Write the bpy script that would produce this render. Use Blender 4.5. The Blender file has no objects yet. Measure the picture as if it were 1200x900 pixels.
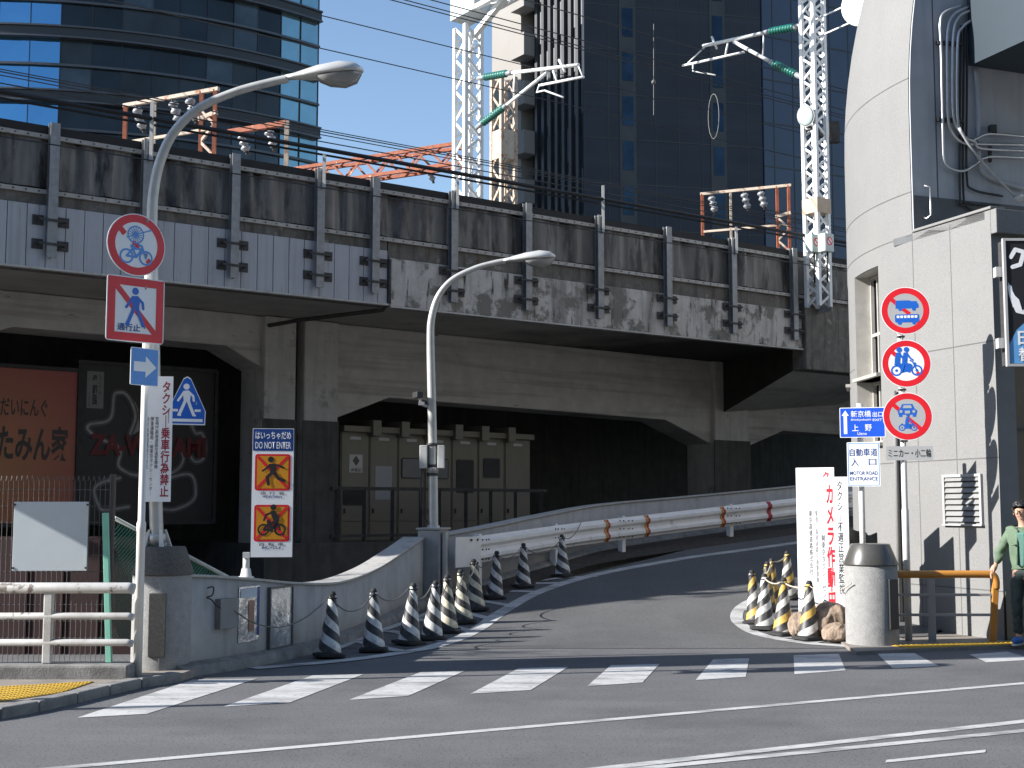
import bpy, bmesh, math, random
from mathutils import Vector, Matrix
random.seed(7)
C = bpy.context.scene.collection
R = math.radians
scn = bpy.context.scene
# ------------------------------------------------------------------ camera, sky, sun, exposure
F = 1550.0                                   # focal length in units of a 1200 px wide frame
TILT = R(5.42)
CAMH = 1.6
cd = bpy.data.cameras.new('camera'); cam = bpy.data.objects.new('camera', cd); C.objects.link(cam)
cam.location = (0, 0, CAMH); cam.rotation_euler = (math.pi/2 + TILT, 0, 0)
cd.sensor_width = 36; cd.lens = 36*F/1200; cd.clip_end = 5000; cd.clip_start = .05
scn.camera = cam
SUN_EL, SUN_DIR = R(28), Vector((-.98, -.20, 0)).normalized()      # SUN_DIR points towards the sun
w = bpy.data.worlds.new('World'); scn.world = w; w.use_nodes = True
nt = w.node_tree; bg = nt.nodes['Background']
sky = nt.nodes.new('ShaderNodeTexSky'); sky.sky_type = 'NISHITA'; sky.sun_disc = False
sky.sun_elevation = SUN_EL; sky.sun_rotation = math.atan2(SUN_DIR.x, SUN_DIR.y)
sky.air_density = 1.0; sky.dust_density = .25; sky.ozone_density = 1.9; sky.altitude = 50
nt.links.new(sky.outputs[0], bg.inputs[0]); bg.inputs[1].default_value = .092
sl = bpy.data.lights.new('sun', 'SUN'); sl.energy = 5.0; sl.angle = R(.5); sl.color = (1, .965, .92)
so = bpy.data.objects.new('sun', sl); C.objects.link(so)
sv = Vector((SUN_DIR.x*math.cos(SUN_EL), SUN_DIR.y*math.cos(SUN_EL), math.sin(SUN_EL)))
so.rotation_euler = sv.to_track_quat('Z', 'Y').to_euler()
scn.view_settings.view_transform = 'Standard'; scn.view_settings.look = 'None'
scn.view_settings.gamma = 1; scn.view_settings.exposure = 1.15; scn.view_settings.use_curve_mapping = False
scn.cycles.max_bounces = 8; scn.cycles.use_denoising = True

# ------------------------------------------------------------------ measuring helpers (points of the place from where they are seen)
FW = Vector((0, math.cos(TILT), math.sin(TILT))); UP = Vector((0, -math.sin(TILT), math.cos(TILT)))
CAM = Vector((0, 0, CAMH))
def ray(px, py): return FW*F + Vector((px-600, 0, 0)) + UP*(450-py)
def gp(px, py, z=0):
    d = ray(px, py); return CAM + d*((z-CAMH)/d.z)
def dp(px, py, Y):
    d = ray(px, py); return CAM + d*(Y/d.y)
def pl(px, py, p0, n):
    d = ray(px, py); return CAM + d*((p0-CAM).dot(n)/d.dot(n))
def hz(Y):
    """height of the ramp above the street"""
    s = Y-15.5
    if s <= 0: return 0.0
    if s > 12.5: return hz(28.0) + .12*(s-12.5)
    return .035*s + .0046*s*s
def rp(px, py, lift=0):
    d = ray(px, py); lo, hi = 8/d.y, 60/d.y
    for _ in range(50):
        t = (lo+hi)/2; p = CAM + d*t
        if p.z > hz(p.y)+lift: lo = t
        else: hi = t
    return CAM + d*lo

# ------------------------------------------------------------------ materials
MATS = {}
def M(name, col, rough=.6, metal=0, var=.12, scale=5, dirt=None, streak=None, bump=0, bscale=60, spec=.5, fine=0, coat=0, dirt2=None):
    if name in MATS: return MATS[name]
    m = bpy.data.materials.new(name); m.use_nodes = True; MATS[name] = m
    t = m.node_tree; N = t.nodes; L = t.links
    b = N['Principled BSDF']; b.inputs['Roughness'].default_value = rough; b.inputs['Metallic'].default_value = metal
    b.inputs['Specular IOR Level'].default_value = spec; b.inputs['Coat Weight'].default_value = coat
    tc = N.new('ShaderNodeTexCoord')
    def noise(sc, det=6, map_=None, rg=.6):
        n = N.new('ShaderNodeTexNoise'); n.inputs['Scale'].default_value = sc; n.inputs['Detail'].default_value = det
        n.inputs['Roughness'].default_value = rg
        if map_:
            mp = N.new('ShaderNodeMapping'); mp.inputs['Scale'].default_value = map_
            L.new(tc.outputs['Object'], mp.inputs[0]); L.new(mp.outputs[0], n.inputs['Vector'])
        else: L.new(tc.outputs['Object'], n.inputs['Vector'])
        return n.outputs['Fac']
    def rng(src, a, c, lo=0, hi=1):
        r = N.new('ShaderNodeMapRange'); r.inputs[1].default_value = a; r.inputs[2].default_value = c
        r.inputs[3].default_value = lo; r.inputs[4].default_value = hi; L.new(src, r.inputs[0]); return r.outputs[0]
    def mix(fac, a, bcol):
        x = N.new('ShaderNodeMix'); x.data_type = 'RGBA'
        L.new(fac, x.inputs[0])
        if isinstance(a, tuple): x.inputs[6].default_value = (*a, 1)
        else: L.new(a, x.inputs[6])
        if isinstance(bcol, tuple): x.inputs[7].default_value = (*bcol, 1)
        else: L.new(bcol, x.inputs[7])
        return x.outputs[2]
    lo = tuple(max(0, c*(1-var)) for c in col); hi = tuple(min(1, c*(1+var)) for c in col)
    c = mix(rng(noise(scale), .3, .7), lo, hi)
    if fine:
        c = mix(rng(noise(fine, 3), .35, .65, 0, .7), c, tuple(x*.55 for x in col))
    if streak:
        scol, amt = streak[0], streak[1]; sm = streak[2] if len(streak) > 2 else (7, 7, .5)
        c = mix(rng(noise(1, 5, sm), .48, .75, 0, amt), c, scol)
    for dd in (dirt, dirt2):
        if dd: c = mix(rng(noise(dd[3], 8, dd[4] if len(dd) > 4 else None, .65), dd[1], dd[2]), c, dd[0])
    L.new(c, b.inputs['Base Color'])
    if bump:
        bp = N.new('ShaderNodeBump'); bp.inputs['Strength'].default_value = bump; bp.inputs['Distance'].default_value = .02
        L.new(noise(bscale, 4), bp.inputs['Height']); L.new(bp.outputs[0], b.inputs['Normal'])
    return m
def spiral(name, ca, cb, sgn, period=.2, third=None):
    m = bpy.data.materials.new(name); m.use_nodes = True; t = m.node_tree; N = t.nodes; L = t.links
    b = N['Principled BSDF']; b.inputs['Roughness'].default_value = .5
    tc = N.new('ShaderNodeTexCoord'); sp = N.new('ShaderNodeSeparateXYZ'); L.new(tc.outputs['Object'], sp.inputs[0])
    def mt(op, a, c=None):
        n = N.new('ShaderNodeMath'); n.operation = op
        for i, v in enumerate((a, c)):
            if v is None: continue
            if isinstance(v, (int, float)): n.inputs[i].default_value = v
            else: L.new(v, n.inputs[i])
        return n.outputs[0]
    ang = mt('ARCTAN2', sp.outputs[1], sp.outputs[0])
    ph = mt('ADD', mt('DIVIDE', sp.outputs[2], period), mt('MULTIPLY', ang, sgn*2/(2*math.pi)))
    st = mt('GREATER_THAN', mt('FRACT', ph), .5)
    nz = N.new('ShaderNodeTexNoise'); nz.inputs['Scale'].default_value = 14; nz.inputs['Detail'].default_value = 6
    L.new(tc.outputs['Object'], nz.inputs['Vector'])
    def mix(f, a, c, blend='MIX'):
        x = N.new('ShaderNodeMix'); x.data_type = 'RGBA'; x.blend_type = blend
        if isinstance(f, float): x.inputs[0].default_value = f
        else: L.new(f, x.inputs[0])
        for i, v in ((6, a), (7, c)):
            if isinstance(v, tuple): x.inputs[i].default_value = (*v, 1)
            else: L.new(v, x.inputs[i])
        return x.outputs[2]
    if third:
        z2 = mt('GREATER_THAN', mt('FRACT', mt('DIVIDE', ph, 2.0)), .5)
        ca = mix(z2, ca, third)
    c = mix(st, ca, cb)
    r = N.new('ShaderNodeMapRange'); r.inputs[1].default_value = .42; r.inputs[2].default_value = .72; r.inputs[4].default_value = .62
    L.new(nz.outputs[0], r.inputs[0]); c = mix(r.outputs[0], c, (.12, .11, .10))
    L.new(c, b.inputs['Base Color']); return m

ASPH = M('asphalt', (.15, .15, .154), .85, var=.12, scale=1.2, fine=75, bump=.5, bscale=120, spec=.25,
         dirt=((.085, .085, .088), .50, .72, .55), streak=((.165, .165, .167), .5, (.15, 2.2, 1)), dirt2=((.05, .05, .052), .56, .62, 42))
RAMPA = M('ramp_asphalt', (.136, .136, .137), .85, var=.16, scale=1.0, fine=75, bump=.5, bscale=120, spec=.25,
          dirt=((.07, .07, .07), .5, .75, .5), streak=((.15, .15, .15), .4, (1.6, .25, 1)), dirt2=((.045, .045, .047), .56, .62, 42))
PAINT = M('road_paint', (.44, .44, .435), .7, var=.08, scale=9, dirt=((.19, .19, .19), .56, .70, 14), dirt2=((.20, .20, .20), .47, .66, 1.7, (.6, 2.2, 1)), spec=.3)
PAVE = M('pavement', (.25, .22, .19), .85, var=.2, scale=3, fine=60, dirt=((.12, .11, .10), .55, .8, 2))
KERB = M('kerb_stone', (.19, .187, .18), .85, var=.25, scale=6, dirt=((.09, .085, .08), .5, .75, 5), bump=.3)
TACT = M('tactile_yellow', (.44, .27, .02), .7, var=.12, scale=8, dirt=((.35, .24, .07), .55, .8, 5))
CONC = M('bare_concrete', (.47, .455, .425), .85, var=.12, scale=2.5, streak=((.30, .285, .26), .6), dirt=((.2, .185, .165), .58, .72, 2.2), bump=.25, bscale=30,
         dirt2=((.24, .22, .19), .6, .8, 11, (.25, .25, 2.2)))
CONCB = M('board_marked_concrete', (.48, .46, .42), .85, var=.14, scale=3, streak=((.25, .235, .21), .85, (.25, .25, 6)), dirt=((.06, .055, .05), .66, .74, 4, (.5, .5, 1.8)), bump=.4, bscale=14)
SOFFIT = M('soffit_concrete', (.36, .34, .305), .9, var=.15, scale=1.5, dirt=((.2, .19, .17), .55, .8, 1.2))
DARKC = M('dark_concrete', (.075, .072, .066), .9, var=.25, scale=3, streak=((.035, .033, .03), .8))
WALLC = M('wall_concrete', (.33, .325, .32), .85, var=.1, scale=4, streak=((.2, .195, .185), .6, (6, 6, .7)), dirt=((.2, .2, .2), .58, .8, 3), bump=.2, bscale=50)
WALLTOP = M('coping_concrete', (.38, .37, .35), .85, var=.15, scale=4, dirt=((.16, .155, .15), .5, .75, 4))
PEBBLE = M('pebbledash', (.33, .325, .315), .9, var=.15, scale=14, fine=140, bump=.6, bscale=120)
GRANITE = M('dark_granite', (.075, .072, .065), .3, var=.25, scale=60, fine=150, spec=.6)
GRANROUGH = M('rough_granite', (.10, .095, .088), .8, var=.35, scale=40, fine=90)
FPANEL = M('fascia_sheet', (.38, .39, .42), .6, var=.05, scale=3, streak=((.25, .25, .26), .7, (9, 9, .3)), dirt=((.17, .165, .16), .66, .78, 5, (1, 1, .4)), dirt2=((.13, .105, .08), .60, .74, 1, (16, 16, .45)))
PEEL = M('peeling_concrete', (.46, .44, .41), .85, var=.14, scale=4, streak=((.15, .14, .125), .95, (5, 5, .45)), dirt=((.17, .16, .14), .50, .56, 1.7), dirt2=((.05, .042, .034), .57, .66, 1, (6, 6, 1.1)), bump=.4, bscale=20)
STAIN = M('stained_concrete', (.13, .12, .105), .9, var=.25, scale=5, streak=((.04, .037, .032), .9), dirt=((.26, .25, .23), .6, .7, 4), dirt2=((.09, .055, .03), .58, .7, 1, (9, 9, 1.2)))
SHEET = M('barrier_sheet', (.10, .095, .089), .5, var=.25, scale=2, streak=((.30, .285, .26), .85, (4.5, 4.5, .3)), dirt=((.022, .020, .019), .50, .62, 2, (1.6, 1.6, .4)))
def soot_and_shade(m, p0, d, a, c, col):  # darkens a colour along one direction: shade painted in together with soot
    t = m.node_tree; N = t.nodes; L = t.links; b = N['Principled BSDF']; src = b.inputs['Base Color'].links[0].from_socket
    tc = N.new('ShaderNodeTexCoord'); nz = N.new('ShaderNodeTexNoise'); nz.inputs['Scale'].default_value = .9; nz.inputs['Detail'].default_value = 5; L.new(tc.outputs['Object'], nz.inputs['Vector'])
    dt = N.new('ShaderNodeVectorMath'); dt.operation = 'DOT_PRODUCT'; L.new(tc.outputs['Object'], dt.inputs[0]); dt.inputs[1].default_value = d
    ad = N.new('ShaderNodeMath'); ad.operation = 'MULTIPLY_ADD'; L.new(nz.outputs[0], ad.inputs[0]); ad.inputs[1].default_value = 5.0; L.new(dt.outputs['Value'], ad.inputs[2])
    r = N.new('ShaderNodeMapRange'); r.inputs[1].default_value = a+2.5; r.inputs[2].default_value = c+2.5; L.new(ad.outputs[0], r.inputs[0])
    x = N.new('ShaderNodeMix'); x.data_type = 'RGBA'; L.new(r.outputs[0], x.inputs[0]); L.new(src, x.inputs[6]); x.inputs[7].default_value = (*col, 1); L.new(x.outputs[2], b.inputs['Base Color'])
_d = (math.sin(R(54)), math.cos(R(54)), 0); soot_and_shade(SOFFIT, None, _d, 16.0, 20.5, (.03, .028, .025))
STRIP = M('barrier_rail_paint', (.36, .345, .32), .6, var=.2, scale=8, dirt=((.12, .10, .08), .6, .7, 12))
GALV = M('galvanised_steel', (.25, .255, .26), .5, .35, var=.2, scale=9, streak=((.2, .2, .2), .5))
DKST = M('dark_steel', (.04, .038, .036), .7, var=.4, scale=9)
BLACK = M('black_sheet', (.018, .018, .018), .8)
LAMPG = M('lamp_grey_paint', (.46, .46, .44), .4, .25, var=.12, scale=7, streak=((.3, .29, .28), .5))
LAMPB = M('lamp_head_shell', (.55, .55, .53), .35, .3, var=.08)
LENS = M('lamp_lens', (.24, .24, .23), .18, var=.12, scale=12, spec=.7)
WHPOLE = M('white_pole_paint', (.62, .61, .58), .45, var=.06, scale=5, dirt=((.36, .33, .29), .66, .8, 9))
WHRAIL = M('white_rail_paint', (.46, .455, .44), .5, var=.1, scale=5, dirt=((.10, .075, .06), .575, .63, 7), dirt2=((.28, .26, .24), .5, .75, 3))
GUARD = M('guardrail_paint', (.76, .745, .735), .45, var=.06, scale=4, dirt=((.42, .40, .37), .58, .8, 5), spec=.4)
WHITE = M('sign_white', (.82, .83, .84), .4, var=.04, scale=5, spec=.4)
WHITEC = M('board_white', (.74, .75, .76), .45, var=.03, scale=4, spec=.35)
RED = M('sign_red', (.66, .016, .026), .4, var=.08, scale=6)
BLUE = M('sign_blue', (.015, .12, .52), .4, var=.06, scale=6)
BLUEL = M('sign_sky_blue', (.08, .27, .66), .4, var=.06, scale=6)
BLUED = M('sign_deep_blue', (.012, .05, .22), .4, var=.06)
ORANGE = M('sign_orange', (.62, .26, .015), .4, var=.08)
INK = M('sign_black', (.015, .015, .017), .5)
INKG = M('sign_grey_ink', (.06, .06, .065), .5)
REDINK = M('letter_red', (.60, .015, .03), .45)
GREYPL = M('sign_grey', (.40, .40, .40), .45, var=.05)
ALU = M('aluminium_back', (.45, .45, .46), .4, .6)
CABIN = M('cabinet_beige', (.20, .185, .145), .55, var=.07, scale=3, streak=((.15, .14, .11), .4))
CABD = M('cabinet_dark', (.03, .03, .03), .5)
CABG = M('cabinet_window', (.035, .038, .038), .5, var=.3, scale=3, spec=.2)
CABW = M('cabinet_white', (.48, .48, .46), .5)
RUST = M('rusty_paint', (.42, .35, .28), .75, var=.2, scale=6, dirt=((.24, .075, .03), .53, .66, 7), bump=.2)
RUSTR = M('red_rust', (.26, .075, .035), .8, var=.3, scale=8, dirt=((.5, .36, .28), .62, .7, 5))
TRUSS = M('truss_white_paint', (.66, .67, .66), .5, var=.07, scale=3, dirt=((.40, .34, .28), .68, .76, 5))
PLATE = M('truss_plate', (.42, .46, .47), .5, var=.1, scale=5)
INSG = M('green_insulator', (.01, .13, .10), .3, spec=.7)
INSW = M('grey_insulator', (.25, .26, .28), .4, spec=.6)
WIRE = M('wire_dark', (.03, .03, .032), .6)
CABLE = M('cable_black', (.012, .012, .013), .7)
BWALL = M('tower_render', (.222, .22, .215), .8, var=.05, scale=1.5, streak=((.20, .195, .185), .55, (5, 5, .3)), bump=.12, bscale=120, fine=90, dirt=((.20, .196, .19), .55, .8, .9))
BJOINT = M('joint_dark', (.10, .10, .10), .9)
BDARK = M('recess_grey', (.42, .44, .47), .7, var=.1, scale=2, streak=((.30, .315, .345), .5))
BDARK2 = M('recess_dark_grey', (.10, .105, .11), .6, var=.15, scale=2)
BLBOX = M('blue_grey_sheet', (.018, .033, .046), .5, var=.04)
PIPE = M('conduit_steel', (.55, .55, .56), .32, .7, var=.1, scale=10)
PIPED = M('conduit_black', (.025, .025, .027), .5)
BROWN = M('brown_interior', (.16, .125, .085), .7, var=.1)
GLASSD = M('dark_window', (.01, .012, .015), .06, spec=.6)
FRAMEA = M('window_frame', (.50, .48, .44), .45, .3)
TILED = M('tower_dark_tile', (.032, .038, .050), .6, var=.12, scale=.35, streak=((.045, .055, .07), .5, (.05, .05, .8)), spec=.2)
TILEB = M('tower_blue_tile', (.035, .055, .095), .35, var=.1, scale=.35, spec=.4)
TILEG = M('tower_window', (.022, .040, .06), .12, .8, var=.4, scale=.5)
TILEL = M('tower_pale_wall', (.25, .235, .215), .8, var=.05, scale=.3)
TILES = M('tower_strip', (.03, .032, .036), .5, var=.3, scale=.6)
TILEP = M('tower_panel_grey', (.12, .125, .13), .5, var=.2, scale=.6)
CURT = M('curtain_wall_glass', (.010, .018, .026), .08, var=.45, scale=.22, spec=.35)
CURTB = M('coated_blue_glass', (.12, .30, .50), .05, .92, var=.03, scale=.2)
CURTT = M('coated_teal_glass', (.20, .34, .38), .1, .75, var=.15, scale=.3)
BAND = M('floor_band', (.026, .029, .034), .4, .3, var=.1, scale=.5)
BANDL = M('floor_band_edge', (.07, .075, .085), .4, .4)
GREENP = M('green_post_paint', (.22, .52, .40), .5, var=.08)
GREENM = M('green_wire', (.02, .10, .075), .5)
FWIRE = M('fence_wire', (.10, .09, .085), .6, .2, var=.3)
FPOST = M('fence_post_brown', (.08, .055, .045), .6)
HOARD = M('dark_red_hoarding', (.028, .006, .007), .7, var=.2, scale=3)
def radial(name, ca, cb, cx, cz, r):
    m = M(name, ca, .5); t = m.node_tree; N = t.nodes; L = t.links
    tc = N.new('ShaderNodeTexCoord'); mp = N.new('ShaderNodeMapping'); mp.inputs['Location'].default_value = (-cx, 0, -cz); L.new(tc.outputs['Object'], mp.inputs[0])
    ln = N.new('ShaderNodeVectorMath'); ln.operation = 'LENGTH'; L.new(mp.outputs[0], ln.inputs[0])
    r_ = N.new('ShaderNodeMapRange'); r_.inputs[1].default_value = 0; r_.inputs[2].default_value = r; L.new(ln.outputs['Value'], r_.inputs[0])
    x = N.new('ShaderNodeMix'); x.data_type = 'RGBA'; x.inputs[6].default_value = (*ca, 1); x.inputs[7].default_value = (*cb, 1); L.new(r_.outputs[0], x.inputs[0])
    L.new(x.outputs[2], N['Principled BSDF'].inputs['Base Color']); return m
SIGNOR = radial('restaurant_orange', (.46, .19, .06), (.30, .03, .05), -.6, 1.0, 3.0)
SIGNBK = M('restaurant_black', (.028, .026, .025), .6)
GLOW = M('outline_white', (.30, .29, .28), .6, var=.2, scale=6)
GLOWD = M('outline_halo', (.09, .086, .082), .7)
SIGNINK = M('restaurant_brown_ink', (.055, .04, .03), .6)
DARKRED = M('dark_red_letters', (.13, .008, .01), .6)
PLASTIC = M('clear_plastic_sheet', (.55, .56, .57), .14, .5, var=.6, scale=4, bump=1.0, bscale=5, streak=((.85, .86, .87), .9, (9, 9, 1.6)), spec=.9)
PLASTF = M('case_frame', (.10, .10, .10), .5)
BOXG = M('grey_metal_box', (.17, .175, .18), .55, var=.1)
SANDB = M('tan_sack', (.30, .225, .165), .85, var=.25, scale=6, dirt=((.12, .085, .06), .46, .68, 7), bump=1.0, bscale=9, streak=((.38, .31, .25), .6, (14, 14, 3)))
SANDD = M('dark_sack', (.06, .05, .045), .85, var=.3, scale=9, bump=.3)
TARP = M('olive_sheet', (.085, .085, .065), .7, var=.2, scale=6, bump=.4, bscale=9)
ORAIL = M('orange_rail_paint', (.44, .19, .035), .45, var=.08, scale=5)
GRAIL = M('grey_rail_paint', (.30, .29, .28), .5, var=.08)
RUBBER = M('black_rubber', (.022, .022, .022), .8)
ROPE = M('pale_rope', (.42, .38, .30), .8)
CHAINM = M('chain_steel', (.16, .16, .15), .5, .4)
REFY = M('reflector_yellow', (.55, .28, .05), .5)
REFR = M('reflector_red', (.35, .02, .03), .5)
SKIN = M('skin', (.50, .29, .20), .55, var=.05)
HAIR = M('hair_black', (.012, .011, .011), .5)
JACK = M('green_jacket', (.105, .155, .10), .85, var=.12, scale=14, bump=.3, bscale=25)
SHIRT = M('teal_shirt', (.07, .17, .14), .85, var=.15, scale=20)
TROU = M('dark_trousers', (.035, .05, .045), .85, var=.2, scale=12)
SHOE = M('blue_shoe', (.03, .14, .40), .6)
SOLE = M('white_sole', (.55, .55, .52), .6)
EYE = M('eye_dark', (.02, .015, .012), .3)
SPK_BW = spiral('cone_black_white', (.64, .64, .62), (.018, .019, .024), 1)
SPK_BC = spiral('cone_black_cream', (.62, .57, .42), (.018, .019, .022), 1)
SPK_BY = spiral('cone_black_yellow_white', (.56, .36, .07), (.02, .02, .022), -1, third=(.62, .60, .55))
SPK_YY = spiral('cone_black_yellow', (.58, .38, .08), (.02, .02, .022), -1)
SPK_WR = spiral('cone_black_white_reversed', (.66, .66, .63), (.02, .02, .024), -1)

# ------------------------------------------------------------------ mesh helpers
class MB:
    def __init__(s): s.bm = bmesh.new()
    def quad(s, *pts, smooth=False):
        f = s.bm.faces.new([s.bm.verts.new(Vector(p)) for p in pts]); f.smooth = smooth; return s
    def hull6(s, c8):
        v = [s.bm.verts.new(Vector(p)) for p in c8]
        for q in ((3, 2, 1, 0), (4, 5, 6, 7), (0, 1, 5, 4), (1, 2, 6, 5), (2, 3, 7, 6), (3, 0, 4, 7)): s.bm.faces.new([v[i] for i in q])
        return s
    def box(s, c, size, rz=0, rx=0, ry=0):
        m = Matrix.Translation(Vector(c)) @ Matrix.Rotation(rz, 4, 'Z') @ Matrix.Rotation(ry, 4, 'Y') @ Matrix.Rotation(rx, 4, 'X')
        a, b, d = (x/2 for x in size)
        return s.hull6([m @ Vector(p) for p in ((-a, -b, -d), (a, -b, -d), (a, b, -d), (-a, b, -d), (-a, -b, d), (a, -b, d), (a, b, d), (-a, b, d))])
    def bar(s, p, q, wd, dp_=None, up=Vector((0, 0, 1))):
        """square bar from p to q"""
        p, q = Vector(p), Vector(q); dp_ = dp_ or wd; d = (q-p).normalized()
        u = up if abs(d.dot(up)) < .95 else Vector((0, 1, 0))
        x = d.cross(u).normalized()*wd/2; y = x.cross(d).normalized()*dp_/2
        return s.hull6([p-x-y, p+x-y, p+x+y, p-x+y, q-x-y, q+x-y, q+x+y, q-x+y])
    def tube(s, pts, r, n=10, caps=True):
        pts = [Vector(p) for p in pts]; rs = r if isinstance(r, (list, tuple)) else [r]*len(pts)
        rings = []; prev = None
        for i, p in enumerate(pts):
            d = (pts[min(i+1, len(pts)-1)] - pts[max(i-1, 0)]).normalized()
            if prev is None:
                u = Vector((0, 0, 1)) if abs(d.z) < .9 else Vector((1, 0, 0)); x = d.cross(u).normalized()
            else: x = (prev - d*prev.dot(d)).normalized()
            prev = x; y = d.cross(x)
            rings.append([s.bm.verts.new(p + (x*math.cos(2*math.pi*k/n) + y*math.sin(2*math.pi*k/n))*rs[i]) for k in range(n)])
        for a, b in zip(rings, rings[1:]):
            for k in range(n):
                f = s.bm.faces.new((a[k], a[(k+1) % n], b[(k+1) % n], b[k])); f.smooth = n > 5
        if caps:
            s.bm.faces.new(rings[0][::-1]); s.bm.faces.new(rings[-1])
        return s
    def lathe(s, prof, c=(0, 0, 0), n=32, sx=1, sy=1, smooth=True):
        c = Vector(c); rings = []
        for r, z in prof: rings.append([s.bm.verts.new(c + Vector((r*sx*math.cos(2*math.pi*k/n), r*sy*math.sin(2*math.pi*k/n), z))) for k in range(n)])
        for a, b in zip(rings, rings[1:]):
            for k in range(n):
                f = s.bm.faces.new((a[k], a[(k+1) % n], b[(k+1) % n], b[k])); f.smooth = smooth
        s.bm.faces.new(rings[0][::-1]); s.bm.faces.new(rings[-1]); return s
    def prism(s, pts, vec):
        """closed polygon of 3D points extruded by vec"""
        vec = Vector(vec); a = [s.bm.verts.new(Vector(p)) for p in pts]; b = [s.bm.verts.new(Vector(p)+vec) for p in pts]
        s.bm.faces.new(a[::-1]); s.bm.faces.new(b)
        for i in range(len(a)): s.bm.faces.new((a[i], a[(i+1) % len(a)], b[(i+1) % len(a)], b[i]))
        return s
    def ball(s, c, r, sx=1, sy=1, sz=1, n=16, rot=None):
        m = Matrix.Translation(Vector(c)) @ (rot or Matrix.Identity(4)) @ Matrix.Diagonal((r*sx, r*sy, r*sz, 1))
        k = bmesh.ops.create_uvsphere(s.bm, u_segments=n, v_segments=max(6, n*2//3), radius=1, matrix=m)
        for v in k['verts']:
            for f in v.link_faces: f.smooth = True
        return s
    def build(s, name, mat, parent=None, bevel=0, xf=None, recalc=True, weld=False):
        me = bpy.data.meshes.new(name)
        if weld: bmesh.ops.remove_doubles(s.bm, verts=s.bm.verts, dist=1e-5)
        if recalc: bmesh.ops.recalc_face_normals(s.bm, faces=s.bm.faces)
        if xf: s.bm.transform(xf)
        s.bm.to_mesh(me); s.bm.free()
        o = bpy.data.objects.new(name, me); C.objects.link(o); me.materials.append(mat)
        if parent: o.parent = parent
        if bevel:
            b = o.modifiers.new('bevel', 'BEVEL'); b.width = bevel; b.segments = 2; b.limit_method = 'ANGLE'; b.angle_limit = R(40)
        return o
def tag(o, label, cat, group=None):
    o['label'] = label; o['category'] = cat
    if group: o['group'] = group
    return o
def thing(name, label, cat, loc=(0, 0, 0), rz=0, group=None):
    o = bpy.data.objects.new(name, None); C.objects.link(o); o.location = loc; o.rotation_euler = (0, 0, rz); o.empty_display_size = .2
    return tag(o, label, cat, group)
def struct(o, kind='structure'): o['kind'] = kind; return o
def copy_tree(o, parent=None):
    c = o.copy(); C.objects.link(c)
    if parent: c.parent = parent
    for ch in list(o.children): copy_tree(ch, c)
    return c

class Flat:
    """flat marks on a board: drawn in x,z, each shape a hair in front of the last"""
    def __init__(s, y=.002): s.bm = bmesh.new(); s.y = y; s.k = 0
    def _y(s): s.k += 1; return -(s.y + s.k*.00012)
    def poly(s, pts):
        y = s._y(); s.bm.faces.new([s.bm.verts.new((x, y, z)) for x, z in pts]); return s
    def rect(s, x0, z0, x1, z1): return s.poly([(x0, z0), (x1, z0), (x1, z1), (x0, z1)])
    def disc(s, x, z, r, n=28, sx=1, sz=1): return s.poly([(x+r*sx*math.cos(2*math.pi*k/n), z+r*sz*math.sin(2*math.pi*k/n)) for k in range(n)])
    def ring(s, x, z, r, wd, n=40):
        y = s._y(); a = [[s.bm.verts.new((x+q*math.cos(2*math.pi*k/n), y, z+q*math.sin(2*math.pi*k/n))) for k in range(n)] for q in (r, r-wd)]
        for k in range(n): s.bm.faces.new((a[0][k], a[0][(k+1) % n], a[1][(k+1) % n], a[1][k]))
        return s
    def line(s, p, q, wd):
        p, q = Vector(p), Vector(q); d = (q-p).normalized(); n = Vector((-d.y, d.x))*wd/2
        return s.poly([tuple(p-n), tuple(q-n), tuple(q+n), tuple(p+n)])
    def path(s, pts, wd, round_=True):
        for a, b in zip(pts, pts[1:]): s.line(a, b, wd)
        if round_:
            for a in pts: s.disc(a[0], a[1], wd/2, 12)
        return s
    def frame(s, x0, z0, x1, z1, wd):
        return s.rect(x0, z0, x1, z0+wd).rect(x0, z1-wd, x1, z1).rect(x0, z0+wd, x0+wd, z1-wd).rect(x1-wd, z0+wd, x1, z1-wd)
    def build(s, name, mat, parent):
        me = bpy.data.meshes.new(name); bmesh.ops.recalc_face_normals(s.bm, faces=s.bm.faces)
        for f in s.bm.faces:
            if f.normal.y > 0: f.normal_flip()
        s.bm.to_mesh(me); s.bm.free(); me.materials.append(mat)
        o = bpy.data.objects.new(name, me); C.objects.link(o); o.parent = parent; return o
def rrect(x0, z0, x1, z1, r, n=5):
    out = []
    for cx, cz, a in ((x1-r, z1-r, 0), (x0+r, z1-r, 90), (x0+r, z0+r, 180), (x1-r, z0+r, 270)):
        for k in range(n+1):
            t = R(a+90*k/n); out.append((cx+r*math.cos(t), cz+r*math.sin(t)))
    return out
def plate(pts, th, name, mat, parent, y=0):
    return MB().prism([(x, y, z) for x, z in pts], (0, th, 0)).build(name, mat, parent)
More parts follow.
